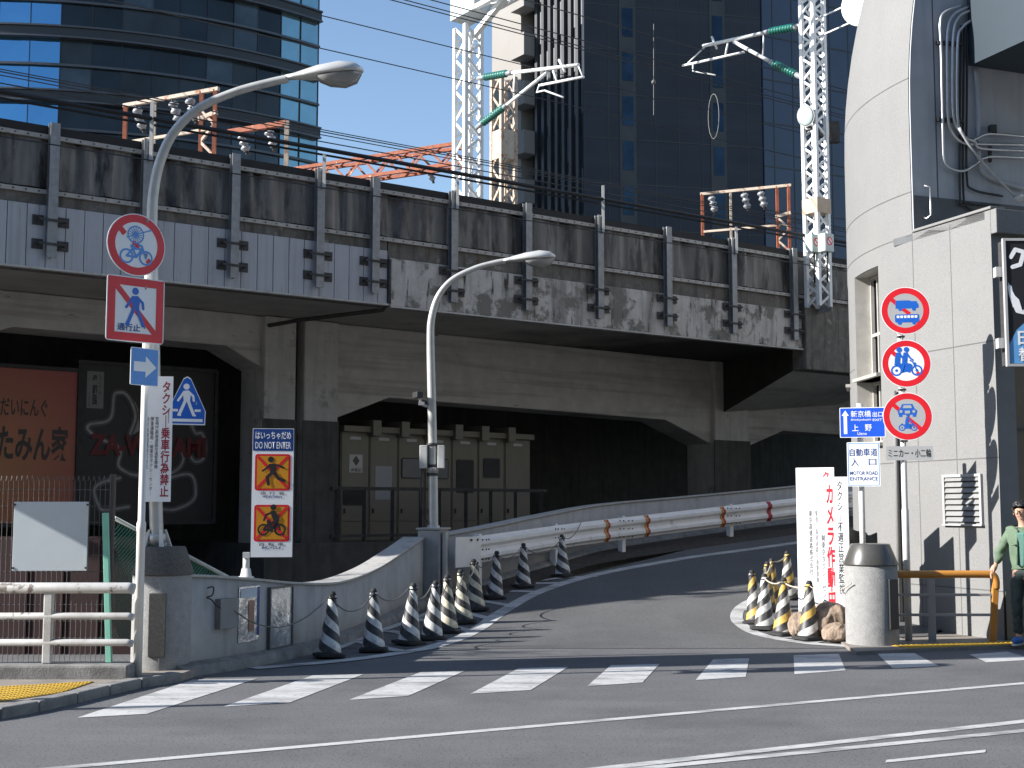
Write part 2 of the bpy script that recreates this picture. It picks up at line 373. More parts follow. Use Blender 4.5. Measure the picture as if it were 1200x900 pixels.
def text(s, x0, z0, x1, z1, mat, parent, y=.003, vertical=False, bold=.012, name='lettering', keep=False, spread=0):
    c = bpy.data.curves.new('lettering', 'FONT'); c.align_x = 'CENTER'; c.offset = bold; c.resolution_u = 3
    c.body = '\n'.join(s.replace('ー', '｜')) if vertical else s
    if vertical: c.space_line = .98+spread
    elif spread: c.space_character = 1+spread
    t = bpy.data.objects.new('lettering', c); C.objects.link(t)
    dg = bpy.context.evaluated_depsgraph_get(); me = bpy.data.meshes.new_from_object(t.evaluated_get(dg))
    bpy.data.objects.remove(t); bpy.data.curves.remove(c)
    xs = [v.co.x for v in me.vertices]; zs = [v.co.y for v in me.vertices]
    ax, bx, az, bz = min(xs), max(xs), min(zs), max(zs)
    kx = (x1-x0)/(bx-ax); kz = (z1-z0)/(bz-az)
    if keep: kx = kz = min(kx, kz)
    ox = (x0+x1)/2-(ax+bx)/2*kx; oz = (z0+z1)/2-(az+bz)/2*kz
    for v in me.vertices: v.co = Vector((v.co.x*kx+ox, -y, v.co.y*kz+oz))
    me.materials.clear(); me.materials.append(mat); me.name = name
    o = bpy.data.objects.new(name, me); C.objects.link(o); o.parent = parent; return o
def arcpts(c, r, a0, a1, n):
    return [(c[0]+r*math.cos(R(a0+(a1-a0)*k/n)), c[1]+r*math.sin(R(a0+(a1-a0)*k/n))) for k in range(n+1)]
def smooth_path(pts, n=8):
    """Catmull-Rom through 3D points"""
    P = [Vector(p) for p in pts]; P = [P[0]*2-P[1]] + P + [P[-1]*2-P[-2]]; out = []
    for i in range(1, len(P)-2):
        a, b, c, d = P[i-1:i+3]
        for k in range(n):
            t = k/n; out.append(.5*((2*b)+(c-a)*t+(2*a-5*b+4*c-d)*t*t+(3*b-a-3*c+d)*t**3))
    out.append(P[-2]); return out

WORLDP = {}
def wthing(name, label, cat, loc, group=None):
    """a thing whose parts are modelled in place"""
    o = thing(name, label, cat, loc, 0, group); WORLDP[o.name] = Vector(loc); return o
_b = MB.build
def build(s, name, mat, parent=None, **k):
    o = _b(s, name, mat, parent, **k)
    if parent and parent.name in WORLDP: o.matrix_parent_inverse = Matrix.Translation(-WORLDP[parent.name])
    return o
MB.build = build

# ================================================================== GROUND
b = MB(); b.quad((-900, -60, 0), (900, -60, 0), (900, 1500, 0), (-900, 1500, 0)); struct(b.build('road', ASPH))
# ramp: a rising sheet
b = MB(); NY, NX = 46, 14; g = []
def ramp_left(Y): return -3.3 if Y < 14.2 else -3.3+(Y-14.2)*.42 if Y < 20 else -.87+(Y-20)*.75
def ramp_right(Y): return 3.2+(Y-14)*.75 if Y < 17 else 5.5 if Y < 20 else 5.5+(Y-20)*1.35
for i in range(NY+1):
    Y = 15.5+i*.55; g.append([b.bm.verts.new((ramp_left(Y)+(ramp_right(Y)-ramp_left(Y))*j/NX, Y, hz(Y)+.004)) for j in range(NX+1)])
for i in range(NY):
    for j in range(NX):
        f = b.bm.faces.new((g[i][j], g[i][j+1], g[i+1][j+1], g[i+1][j])); f.smooth = True
struct(b.build('ramp_road', RAMPA))

def strip_on_ramp(mb, pts, wd, lift=.009, sub=6):
    """paint strip along a plan polyline"""
    P = smooth_path([Vector((p.x, p.y, 0)) for p in pts], sub); L_, R_ = [], []
    for i, p in enumerate(P):
        d = (P[min(i+1, len(P)-1)]-P[max(i-1, 0)]).normalized(); n = Vector((-d.y, d.x, 0))*wd/2
        for l, q in ((L_, p+n), (R_, p-n)): l.append(Vector((q.x, q.y, hz(q.y)+lift)))
    for i in range(len(P)-1): mb.quad(L_[i], R_[i], R_[i+1], L_[i+1])
    return P
mk = MB()
outer = [rp(x, y) for x, y in ((296, 784), (400, 775), (480, 764), (533, 750.5), (563, 735.5), (590, 716.5), (633, 693.5), (700, 673.5), (800, 655), (872, 645), (950, 634))]
OP = strip_on_ramp(mk, outer, .20)
inner = [rp(x, y) for x, y in ((384, 764), (430, 746), (490, 724), (545, 702), (600, 687), (655, 678), (700, 676))]
strip_on_ramp(mk, inner, .12, .010)
for x0, y0, x1, y1 in ((420, 752, 470, 764), (455, 740, 520, 752), (490, 726, 552, 740), (522, 713, 575, 726), (553, 703, 597, 710), (588, 693, 630, 694), (628, 684, 665, 684)):
    a, c = rp(x0, y0), rp(x1, y1); strip_on_ramp(mk, [a, (a+c)/2, c], .16, .011, 2)
isl = [rp(x, y) for x, y in ((1000, 758.5), (940, 753.5), (890, 744), (868, 732), (863, 722), (870, 711), (890, 701), (930, 691), (960, 688))]
strip_on_ramp(mk, isl, .17)
for x0, y0, x1, y1 in ((868, 731, 930, 724), (874, 740, 940, 736), (900, 748, 970, 746), (950, 754, 985, 746), (866, 716, 920, 708)):
    a, c = rp(x0, y0), rp(x1, y1); strip_on_ramp(mk, [a, (a+c)/2, c], .15, .012, 2)
struct(mk.build('ramp_markings', PAINT))
mk = MB()
for q in (((90, 841), (172, 836.5), (302, 795), (226, 796.5)), ((262, 828), (340, 823), (426, 790), (366, 791.5)), ((409, 820), (478, 815.5), (545, 786), (493, 787.5)),
          ((551, 813), (622, 808.5), (666, 781.5), (608, 783)), ((688, 804), (753, 799.5), (773, 778), (716, 779.5)), ((815, 797), (874, 793), (878, 771.5), (836, 772.5)),
          ((931, 790), (991, 785.5), (983, 766), (930, 768)), ((1046, 783), (1100, 780.5), (1071, 765), (1028, 766)), ((1156, 776), (1215, 773), (1180, 763.5), (1136, 767))):
    mk.quad(*[gp(x, y, .004) for x, y in q])
struct(mk.build('crosswalk_stripes', PAINT))
mk = MB()
def lane(a, c, wd):
    p, q = gp(*a, .004), gp(*c, .004); d = (q-p).normalized(); n = Vector((-d.y, d.x, 0))*wd/2
    p -= d*3; q += d*6
    mk.quad(p-n, q-n, q+n, p+n)
lane((60, 900.5), (1200, 800.5), .10); lane((700, 901), (1200, 845), .11); lane((765, 899), (1200, 856), .10)
p, q = gp(1038, 892, .004), gp(1155, 880, .004); n = Vector((.02, .05, 0)); mk.quad(p-n, q-n, q+n, p+n)
struct(mk.build('lane_lines', PAINT))
# left pavement with kerb and tactile strip
kl = [Vector((-14, 3.5, 0)), Vector((-5.6, 8.2, 0))] + [gp(x, y, .07) for x, y in ((0, 832), (45, 824), (90, 814), (128, 805), (165, 797), (212, 790))]
kl = [Vector((p.x, p.y, 0)) for p in kl]
b = MB(); b.prism([(p.x, p.y, -.3) for p in kl] + [(-3.0, 13.4, -.3), (-14, 13.4, -.3)], (0, 0, .375)); struct(b.build('pavement', PAVE))
b = MB()
for p, q in zip(kl, kl[1:]):
    d = (q-p).normalized(); n = Vector((d.y, -d.x, 0)); L_ = (q-p).length; k = max(1, int(L_/.6))
    for i in range(k):
        a, c = p+d*(L_*i/k+.006), p+d*(L_*(i+1)/k-.006); a = a+n*.012; c = c+n*.012
        b.hull6([Vector((v.x, v.y, z)) for z in (-.02, .088) for v in (a, c, c-n*.14, a-n*.14)])
struct(b.build('pavement_kerb', KERB, bevel=.012))
def tactile(name, corners, z, nx, ny):
    b = MB(); P = [Vector(c) for c in corners]
    b.prism([(p.x, p.y, z) for p in P], (0, 0, .006))
    for i in range(nx):
        for j in range(ny):
            u, v = (i+.5)/nx, (j+.5)/ny
            p = (P[0]*(1-u)+P[1]*u)*(1-v) + (P[3]*(1-u)+P[2]*u)*v
            b.lathe([(.018, z+.005), (.016, z+.010), (.009, z+.012)], (p.x, p.y, 0), 7)
    struct(b.build(name, TACT))
tactile('tactile_paving', [gp(-60, 831, .077), gp(72, 812, .077), gp(110, 799, .077), gp(-20, 806, .077)], .077, 30, 7)
# right pavement
kr = [gp(1003, 764.5, .03), gp(1100, 760, .03), gp(1200, 756.5, .03)]; kr = [Vector((p.x, p.y, 0)) for p in kr]; kr.append(kr[-1]+(kr[-1]-kr[-2])*6)
b = MB(); b.prism([(p.x, p.y, -.3) for p in kr] + [(22, 26, -.3), (7, 22, -.3), (5.4, 20, -.3), (4.55, 17.2, -.3), (3.9, 15.9, -.3)], (0, 0, .34)); struct(b.build('pavement', PAVE))
d = (kr[1]-kr[0]).normalized(); n = Vector((-d.y, d.x, 0))
tactile('tactile_paving', [kr[0]+d*.75+n*.06, kr[3]+n*.06, kr[3]+n*.36, kr[0]+d*.75+n*.36], .041, 120, 5)

# ================================================================== RAILWAY VIADUCT
A0 = Vector((-6.6, 21, 0)); VA = R(54); VD = Vector((math.sin(VA), math.cos(VA), 0)); VM = Vector((-VD.y, VD.x, 0)); VN = -VM
def V(s, b_, z): return A0 + VD*s + VM*b_ + Vector((0, 0, z))
def VS(px, py, b_=0):
    p = pl(px, py, A0+VM*b_, VM); return (p-A0).dot(VD), p.z
VRZ = math.atan2(VD.y, VD.x)
via = wthing('railway_viaduct', 'weathered concrete railway viaduct with grey barrier sheets crossing over the dark underpass', 'viaduct', tuple(A0))
S0, S1 = -9.0, 30.0
ZB, ZM, ZS, ZT = 5.37, 6.58, 7.47, 7.62
def vbox(mb, s0, s1, b0, b1, z0, z1):
    return mb.hull6([V(s, bb, z) for z in (z0, z1) for s, bb in ((s0, b0), (s1, b0), (s1, b1), (s0, b1))])
SJ = VS(455, 345)[0]
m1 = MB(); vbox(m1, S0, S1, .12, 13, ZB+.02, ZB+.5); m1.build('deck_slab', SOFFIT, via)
# fascia, left of the joint clad in pale ribbed sheet, right of it bare peeling concrete
m1 = MB(); s = S0
while s < SJ-.05:
    e = min(s+.30, SJ-.03); vbox(m1, s+.005, e-.005, -.02, .10, ZB, 6.36); s += .30
m1.build('fascia_cladding', FPANEL, via, bevel=.006)
m1 = MB(); vbox(m1, S0, SJ-.02, .03, .3, ZB-.03, 6.6); m1.build('edge_beam', STAIN, via)
m1 = MB(); vbox(m1, SJ+.02, S1, 0, .3, ZB-.03, 6.24); m1.build('edge_beam', PEEL, via, bevel=.02)
m1 = MB(); vbox(m1, SJ+.02, S1, .05, .3, 6.245, 6.56); m1.build('edge_beam_upper', STAIN, via)
m1 = MB(); vbox(m1, S0, SJ-.02, -.06, .05, ZB-.035, ZB-.002); vbox(m1, SJ+.02, S1, -.05, .05, ZB-.06, ZB-.032); m1.build('drip_edge', CONC, via)
posts = [-6.2, -4.4, -2.6] + [VS(x, 290)[0] for x in (58, 168, 272, 372, 437, 529, 616, 700, 780, 856, 927)] + [18.6, 20.6, 22.6, 24.6]
for a, c in zip(posts, posts[1:]):
    m1 = MB(); n = max(8, int((c-a)*14)); rows = 6; g = []
    fold = [random.uniform(.25, .75), random.uniform(.05, .95)]
    for j in range(rows+1):
        row = []
        for i in range(n+1):
            u = i/n; z = ZM+.07+(ZS-ZM-.1)*j/rows
            bulge = .02*math.sin(u*9+a)+.018*math.sin(u*23+a*3)
            for f_ in fold: bulge += .10*math.exp(-((u-f_)/.035)**2)*(.4+.6*j/rows)
            row.append(m1.bm.verts.new(V(a+(c-a)*u, .06+bulge, z)))
        g.append(row)
    for j in range(rows):
        for i in range(n):
            f = m1.bm.faces.new((g[j][i], g[j][i+1], g[j+1][i+1], g[j+1][i])); f.smooth = True
    m1.build('barrier_sheet', SHEET, via)
m1 = MB(); vbox(m1, S0, S1, .20, .24, 6.5, ZT+.02); m1.build('barrier_backing', BLACK, via)
m1 = MB(); vbox(m1, S0, S1, .02, .2, ZS+.04, ZT+.03); m1.build('cable_trough', BLACK, via)
for zz in (ZM, ZS):
    m1 = MB(); m2 = MB()
    for a, c in zip(posts, posts[1:]):
        vbox(m1, a+.06, c-.06, -.01, .05, zz-.035, zz+.035)
        k = max(3, int((c-a)/.22))
        for i in range(k):
            p = V(a+.1+(c-a-.2)*(i+.5)/k, -.014, zz); m2.box(p, (.022, .012, .022), VRZ)
    rl = m1.build('barrier_rail', STRIP, via); m2.build('bolts', DKST, rl)
for i, s in enumerate(posts):
    m1 = MB(); top = ZT+.06
    vbox(m1, s-.075, s+.075, -.012, .0, 5.52, top); vbox(m1, s-.008, s+.008, -.11, -.012, 5.52, top); vbox(m1, s-.075, s+.075, -.122, -.11, 5.52, top)
    po = m1.build('barrier_post', GALV, via)
    for zz in (5.74, 6.12):
        m2 = MB(); vbox(m2, s-.22, s+.22, -.15, -.125, zz-.02, zz+.015)
        for q in (-.2, .2):
            vbox(m2, s+q-.085, s+q+.085, -.035, -.018, zz-.085, zz+.075); vbox(m2, s+q-.015, s+q+.015, -.124, -.036, zz-.02, zz+.02)
        m2.build('clamp', DKST, po)
    if i in (4, 6, 8, 10, 12):
        p = V(s+.03, -.16, 7.3); m2 = MB(); m2.bar(p, p+Vector((0, 0, 1.0 if i in (4, 10) else .62)), .055); m2.build('post_extension', LAMPG, po)
# drain at the joint
m1 = MB(); p1 = V(SJ, -.03, 6.2); m1.tube([p1, V(SJ, -.03, ZB+.02), V(SJ-.05, .1, ZB-.1), V(SJ-.9, 1.9, ZB-.16), V(SJ-1.2, 3.0, ZB-.2)], .04, 8); m1.build('drain_pipe', DKST, via)
# bents: haunched beams and columns on a line set back under the deck
B0 = Vector((-8.7, 22.5, 0)); BD = Vector((.782, .623, 0)).normalized(); BM = Vector((-BD.y, BD.x, 0))
def BP(px, py, off=0): return pl(px, py, B0+BM*off, BM)
def bprism(pts, off, th, name, mat):
    P = [BP(x, y, off) if y is not None else None for x, y in pts]
    return MB().prism(P, BM*th).build(name, mat, via, bevel=.02)
def down(px, z, off=0):
    p = BP(px, 500, off); return Vector((p.x, p.y, z))
def bpoly(top, bots, off, th, name, mat):
    P = [BP(x, y, off) for x, y in bots]; a, c = P[0], P[-1]
    P = P + [Vector((c.x, c.y, top)), Vector((a.x, a.y, top))]
    return MB().prism(P, BM*th).build(name, mat, via, bevel=.02)
bpoly(ZB+.01, [(-160, 445), (-40, 398), (15, 383), (265, 405), (312, 434)], .15, .9, 'haunched_beam', CONCB)
bpoly(ZB+.01, [(394, 490), (456, 466), (780, 492), (842, 525)], .15, .9, 'haunched_beam', CONCB)
bpoly(ZB+.01, [(874, 524), (918, 505), (1040, 513), (1100, 550)], .15, .9, 'haunched_beam', CONCB)
def column(x0, x1, name='column', mat=CONC, z0=-.2):
    P = [down(x0, z0), down(x1, z0), down(x1, ZB+.005), down(x0, ZB+.005)]
    co = MB().prism(P, BM*1.0).build(name, mat, via, bevel=.03)
    zc = 3.36; Q = [down(x0-1, z0, -.015), down(x1+1, z0, -.015), down(x1+1, zc, -.015), down(x0-1, zc, -.015)]
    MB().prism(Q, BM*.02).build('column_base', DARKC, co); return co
column(-80, -45); column(309, 346); column(356, 396); column(838, 878)
MB().prism([down(345, 0, .3), down(357, 0, .3), down(357, ZB, .3), down(345, ZB, .3)], BM*.5).build('joint_filler', M('rust_stain', (.10, .075, .04), .9, var=.3, streak=((.03, .025, .02), .9)), via)
# haunched bracket and edge block at the far pier
sE = VS(940, 400)[0]
m1 = MB(); vbox(m1, sE, S1, -.12, .34, 4.85, 6.42); m1.build('edge_block', STAIN, via, bevel=.03)
pa, pb = V(sE, .3, 4.86), V(sE+3.5, .3, 4.86)
pc, pd_ = BP(846, 484, .1), BP(985, 474, .1)
m1 = MB(); m1.hull6([pa, pb, pd_, pc, pa+Vector((0, 0, .5)), pb+Vector((0, 0, .5)), pd_+Vector((0, 0, 1)), pc+Vector((0, 0, 1))]); br_ = m1.build('bracket', CONCB, via)
m1 = MB(); m1.hull6([pa-VD*.012-Vector((0, 0, .01)), pa-VD*.004-Vector((0, 0, .01)), pc-VD*.004-Vector((0, 0, .01)), pc-VD*.012-Vector((0, 0, .01)), pa-VD*.012+Vector((0, 0, .6)), pa-VD*.004+Vector((0, 0, .6)), pc-VD*.004+Vector((0, 0, 1.3)), pc-VD*.012+Vector((0, 0, 1.3))]); m1.build('shade_plate', M('shade_dark_concrete', (.03, .028, .025), .9, var=.3, scale=2), br_)  # thin near-black plate paints the shade on the bracket's left side
# dark walls added behind to keep light from leaking under the deck
m1 = MB(); vbox(m1, -9.5, 30, 8.3, 8.6, -.3, ZB+.3); vbox(m1, -9.6, -9.3, 2.6, 8.4, -.3, ZB+.3); m1.build('light_stop_wall', DARKC, via)

# ================================================================== FAR TOWERS
def circ3(p, q, r):
    ax, ay, bx, by, cx, cy = *p, *q, *r; d = 2*(ax*(by-cy)+bx*(cy-ay)+cx*(ay-by))
    ux = ((ax*ax+ay*ay)*(by-cy)+(bx*bx+by*by)*(cy-ay)+(cx*cx+cy*cy)*(ay-by))/d
    uy = ((ax*ax+ay*ay)*(cx-bx)+(bx*bx+by*by)*(ax-cx)+(cx*cx+cy*cy)*(bx-ax))/d
    return Vector((ux, uy)), math.hypot(ax-ux, ay-uy)
K = 74.0
cc, rad = circ3((-.387*K, K), (-.2667*K, 1.033*K), (-.1873*K, 1.087*K))
def aang(px):
    """angle on the arc seen at pixel column px"""
    k = (px-600)/F; best = None
    for i in range(2000):
        t = R(180+i*.1); x, y = cc.x+rad*math.cos(t), cc.y+rad*math.sin(t)
        if best is None or abs(x/y-k) < best[0]: best = (abs(x/y-k), t)
    return best[1]
TH = 46.0
tw = wthing('office_tower', 'curved dark glass office tower with grey floor bands behind the viaduct on the left', 'tower', (cc.x, cc.y-rad, 0))
cols = [aang(x) for x in (-200, -150, -100, -60, -20, 18, 55, 93, 130, 167, 200, 232, 264, 293, 321, 345, 366)]
zl = []; z = 2.0
FH = pl(0, 112, Vector((0, K, 0)), Vector((0, 1, 0))).z; F2 = pl(0, 37, Vector((0, K, 0)), Vector((0, 1, 0))).z; fh = F2-FH
z = FH-6*fh
levels = []
while z < TH: levels.append(z); z += fh
TTOP = levels[-1]+fh
def ap(t, z, dr=0): return Vector((cc.x+(rad+dr)*math.cos(t), cc.y+(rad+dr)*math.sin(t), z))
CURT2 = M('curtain_wall_glass_faint_reflection', (.024, .034, .042), .2, var=.5, scale=.3, spec=.3); CURT3 = M('curtain_wall_glass_bright_reflection', (.030, .046, .062), .12, var=.6, scale=.4, spec=.5)  # pane tints painted in place of the neighbouring buildings' reflections
gl = {'dark': MB(), 'blue': MB(), 'teal': MB(), 'faint_tint': MB(), 'bright_tint': MB()}; mu = MB()
for i, (t0, t1) in enumerate(zip(cols, cols[1:])):
    kind = 'blue' if i < 6 else 'teal' if i in (13, 14, 15) and i != 13 else 'dark'
    for z in levels:
        for za, zb in ((z, z+fh/2), (z+fh/2, z+fh)):
            kk = kind if kind != 'dark' else random.choices(('dark', 'faint_tint', 'bright_tint'), (6, 2, 2 if i < 12 else 5))[0]
            tl = random.uniform(-.03, .03); gl[kk].quad(ap(t0, za, tl), ap(t1, za, -tl), ap(t1, zb, -tl*.5), ap(t0, zb, tl*.5))
for t in cols: mu.hull6([ap(t+q, zz, r_) for zz in (0, TTOP) for q, r_ in ((-.0008, 0), (.0008, 0), (.0008, .06), (-.0008, .06))])
NA = 60; ts = [cols[0]+(cols[-1]-cols[0])*k/NA for k in range(NA+1)]
def arc_band(name, mat, z0, z1, r0, r1, par):
    b = MB()
    for t0, t1 in zip(ts, ts[1:]): b.hull6([ap(t, zz, r_) for zz in (z0, z1) for t, r_ in ((t0, r0), (t1, r0), (t1, r1), (t0, r1))])
    return b.build(name, mat, par)
for z in levels:
    bnd = arc_band('floor_band', BAND, z-.22, z+.28, .02, .34, tw)
    for q in (z-.30, z+.33): arc_band('band_edge', BANDL, q-.05, q+.05, .02, .46, bnd)
    arc_band('transom', BANDL, z+fh/2-.07, z+fh/2+.07, .02, .2, tw)
gl['dark'].build('glazing', CURT, tw); gl['faint_tint'].build('glazing', CURT2, tw); gl['bright_tint'].build('glazing', CURT3, tw); gl['blue'].build('reflective_glazing', CURTB, tw); gl['teal'].build('pale_glazing', CURTT, tw)
mu.build('mullions', BAND, tw); pass
e = ap(cols[-1], 0); f0 = ap(cols[0], 0); dr = Vector((e.x, e.y, 0)).normalized(); dr = Vector((dr.x-.012, dr.y, 0)); bk = e+dr*32
MB().prism([e+dr*.05, bk, bk+Vector((-45, 4, 0)), f0+Vector((-2, 2, 0)), *[ap(t, 0, -.6) for t in cols[1:-1]]], (0, 0, TTOP)).build('side_wall', CURTB, tw)

CORN = Vector((.0561*104, 104, 0)); RD = Vector((.975, .222, 0)); LD = Vector((-.57, .82, 0)).normalized()
rt = wthing('office_tower', 'dark tiled high-rise with vertical window strips behind the right truss mast', 'tower', tuple(CORN))
def tp(o, d, t, off, z):
    n = Vector((d.y, -d.x, 0)); 
    return o+d*t+n*off+Vector((0, 0, z))
def tbox(mb, o, d, t0, t1, o0, o1, z0, z1): return mb.hull6([tp(o, d, t, q, z) for z in (z0, z1) for t, q in ((t0, o1), (t1, o1), (t1, o0), (t0, o0))])
def tpx(px, o, d):
    k = (px-600)/F; return (k*1.0*o.y-o.x)/(d.x-k*d.y)
HT = 62
tE = tpx(900, CORN, RD)
m1 = MB(); tbox(m1, CORN, RD, 0, tE, -22, 0, 0, HT); m1.build('wall', TILED, rt)
for px0, px1 in ((729, 749), (838, 857)):
    m1 = MB(); a, c = tpx(px0, CORN, RD), tpx(px1, CORN, RD); tbox(m1, CORN, RD, a, c, -.1, .05, 0, HT); st = m1.build('window_strip', TILES, rt)
    z = 3
    while z < HT-3: m2 = MB(); tbox(m2, CORN, RD, a+.25, c-.25, -.1, .08, z, z+2.4); m2.build('window', TILEG, st); z += 3.7
m1 = MB(); z = 5.5
while z < HT: tbox(m1, CORN, RD, 0, tE, 0, .03, z, z+.08); z += 3.7
for t in range(2, int(tE), 2): tbox(m1, CORN, RD, t, t+.06, 0, .025, 0, HT)
m1.build('tile_joints', TILES, rt)
# strip-windowed left flank and pale end wall with balconies
WL = -tpx(625, CORN, -LD); WL = abs(tpx(625, CORN, LD)); WE = abs(tpx(577, CORN, LD))
OL = CORN + LD*WE; DL = -LD
m1 = MB(); tbox(m1, OL, DL, WE-WL, WE-.05, -14, -.3, 0, HT); m1.build('flank_wall', TILES, rt)
k = 7
for i in range(k):
    t0 = WE-WL+.3+(WL-.5)*i/k; m1 = MB(); tbox(m1, OL, DL, t0, t0+.35, -.3, .02, 0, HT); m1.build('fin', TILES, rt)
    z = 4
    while z < HT:
        if random.random() < .55: m2 = MB(); tbox(m2, OL, DL, t0+.5, t0+(WL-.5)/k-.1, -.3, -.2, z, z+2.8); m2.build('flank_panel', TILEP, rt)
        z += 3.7
m1 = MB(); tbox(m1, OL, DL, 0, WE-WL-1.6, -14, .1, 0, HT); m1.build('end_wall', TILEL, rt)
z = 6.0
while z < HT: m1 = MB(); tbox(m1, OL, DL, WE-WL-1.75, WE-WL+.25, -.3, 1.1, z, z+2.0); m1.build('balcony', TILEL, rt, bevel=.03); z += 3.7*1.15
m1 = MB(); tbox(m1, OL, DL, WE-WL-1.6, WE-WL, -3, -1.2, 0, HT); m1.build('balcony_recess', TILES, rt)
EC = tp(CORN, RD, tE, 0, 0); D3 = Vector((.90, .43, 0)).normalized()
bt = wthing('office_tower', 'blue-tinted high-rise wing standing between the truss mast and the corner building', 'tower', tuple(EC+D3*.4))
m1 = MB(); tbox(m1, EC+D3*.1, D3, 0, 26, -20, .1, 0, HT+6); m1.build('wall', TILEB, bt)
m1 = MB(); m2 = MB(); z = 4
while z < HT: tbox(m1, EC+D3*.1, D3, 0, 26, .1, .14, z, z+.1); z += 3.7
for t in range(1, 26, 2): tbox(m1, EC+D3*.1, D3, t, t+.08, .1, .13, 0, HT)
m1.build('tile_joints', TILES, bt)

# ================================================================== CORNER BUILDING (curved, pale)
BA = Vector((5.90, 16.05, 0)); BDIR = Vector((-.36, .933, 0)).normalized(); BB = BA + BDIR*1.5; BR = 4.6
bl = wthing('corner_building', 'pale grey corner building with rounded wall, louvred vent and steel conduits above its ledge', 'building', tuple(BA))
prof = []                                     # plan of the outer wall: (point, outward normal)
for k in range(5): prof.append(BA.lerp(BB, k/4))
a0, a1 = math.atan2(BDIR.x, BDIR.y), R(58)
NB = 44; p = BB.copy(); arc0 = len(prof)-1
for k in range(NB):
    a = a0+(a1-a0)*(k+.5)/NB; p = p + Vector((math.sin(a), math.cos(a), 0))*BR*(a1-a0)/NB; prof.append(p.copy())
prof.append(prof[-1]+Vector((math.sin(a1), math.cos(a1), 0))*6)
def pn(i):
    d = (prof[min(i+1, len(prof)-1)]-prof[max(i-1, 0)]).normalized(); return Vector((-d.y, d.x, 0))
def inset(z): return 0 if z < 7.0 else .055*(z-7.0)**2
def wp(i, z, off=0): q = prof[i]+pn(i)*(off-inset(z)); return Vector((q.x, q.y, z))
LED = 5.28
zs = [-.2, .5, 1.0, 1.6, 2.2, 2.53, 3.2, 3.45, 3.5, 4.2, 4.75, 5.0, LED, 6, 7, 7.4, 7.8, 8.2, 8.6, 9, 9.4, 9.8, 10.2, 10.6, 11]
WI0, WI1 = arc0+6, arc0+13
m1 = MB(); vg = {}
def vv(i, z):
    if (i, z) not in vg: vg[(i, z)] = m1.bm.verts.new(wp(i, z))
    return vg[(i, z)]
for i in range(len(prof)-1):
    for z0, z1 in zip(zs, zs[1:]):
        if i < arc0 and z0 >= LED: continue
        if WI0 <= i < WI1 and (z0 in (2.53, 3.2) and z1 <= 3.45 or 3.5 <= z0 < 5.0-.01): continue
        if WI0+12 <= i < WI1+10 and (3.5 <= z0 < 5.0-.01): continue
        f = m1.bm.faces.new((vv(i, z0), vv(i+1, z0), vv(i+1, z1), vv(i, z1))); f.smooth = i >= arc0
m1.build('curved_wall', BWALL, bl)
for w0, w1, za, zb in ((WI0, WI1, 3.5, 5.0), (WI0, WI1, 2.53, 3.45), (WI0+12, WI1+10, 3.5, 5.0)):
    m1 = MB()
    a, c = wp(w0, 0), wp(w1, 0); na, nc = pn(w0)*-.28, pn(w1)*-.28
    U = lambda p, z: Vector((p.x, p.y, z))
    m1.quad(U(a, za), U(a+na, za), U(a+na, zb), U(a, zb)); m1.quad(U(c, za), U(c+nc, za), U(c+nc, zb), U(c, zb))
    m1.quad(U(a, zb), U(c, zb), U(c+nc, zb), U(a+na, zb)); m1.quad(U(a, za), U(c, za), U(c+nc, za), U(a+na, za))
    win = m1.build('window', FRAMEA, bl)
    m1 = MB(); m1.quad(U(a+na, za), U(c+nc, za), U(c+nc, zb), U(a+na, zb)); m1.build('pane', GLASSD, win)
    m1 = MB()
    for u in (.03, .35, .68, .97):
        q = (a+na*.86).lerp(c+nc*.86, u); m1.bar(U(q, za), U(q, zb), .05)
    for zz in (za+.03, za+(zb-za)*.42, zb-.03): m1.bar(U(a+na*.86, zz), U(c+nc*.86, zz), .045)
    m1.build('frame', FRAMEA, win)
    m1 = MB(); e1 = pn(w0)*.07; e2 = pn(w1)*.07
    m1.hull6([U(a+e1, za-.05), U(c+e2, za-.05), U(c+nc*.9, za-.05), U(a+na*.9, za-.05), U(a+e1, za-.004), U(c+e2, za-.004), U(c+nc*.9, za-.004), U(a+na*.9, za-.004)]); m1.build('sill', FRAMEA, win)
# joints on the curved wall
m1 = MB()
for zz in (.62, 2.23, 3.66, 5.26, 5.85, 7.42):
    i0 = 0 if zz < LED-.1 else arc0
    for i in range(i0, len(prof)-2):
        if WI0-1 <= i <= WI1 and 2.5 < zz < 5.0: continue
        m1.hull6([wp(j, z, o) for z in (zz-.007, zz+.007) for j, o in ((i, .0025), (i+1, .0025), (i+1, -.01), (i, -.01))])
for i in (2, arc0):
    m1.hull6([wp(i, z, o)+BDIR*q for z in (0, LED-.04) for q, o in ((-.006, .002), (.006, .002), (.006, -.01), (-.006, -.01))])
m1.build('wall_joints', BJOINT, bl)
BNR = Vector((BDIR.y, -BDIR.x, 0))            # direction of the return walls, to the right and away
BNO = Vector((-BDIR.y, BDIR.x, 0))            # outward from the flat wall
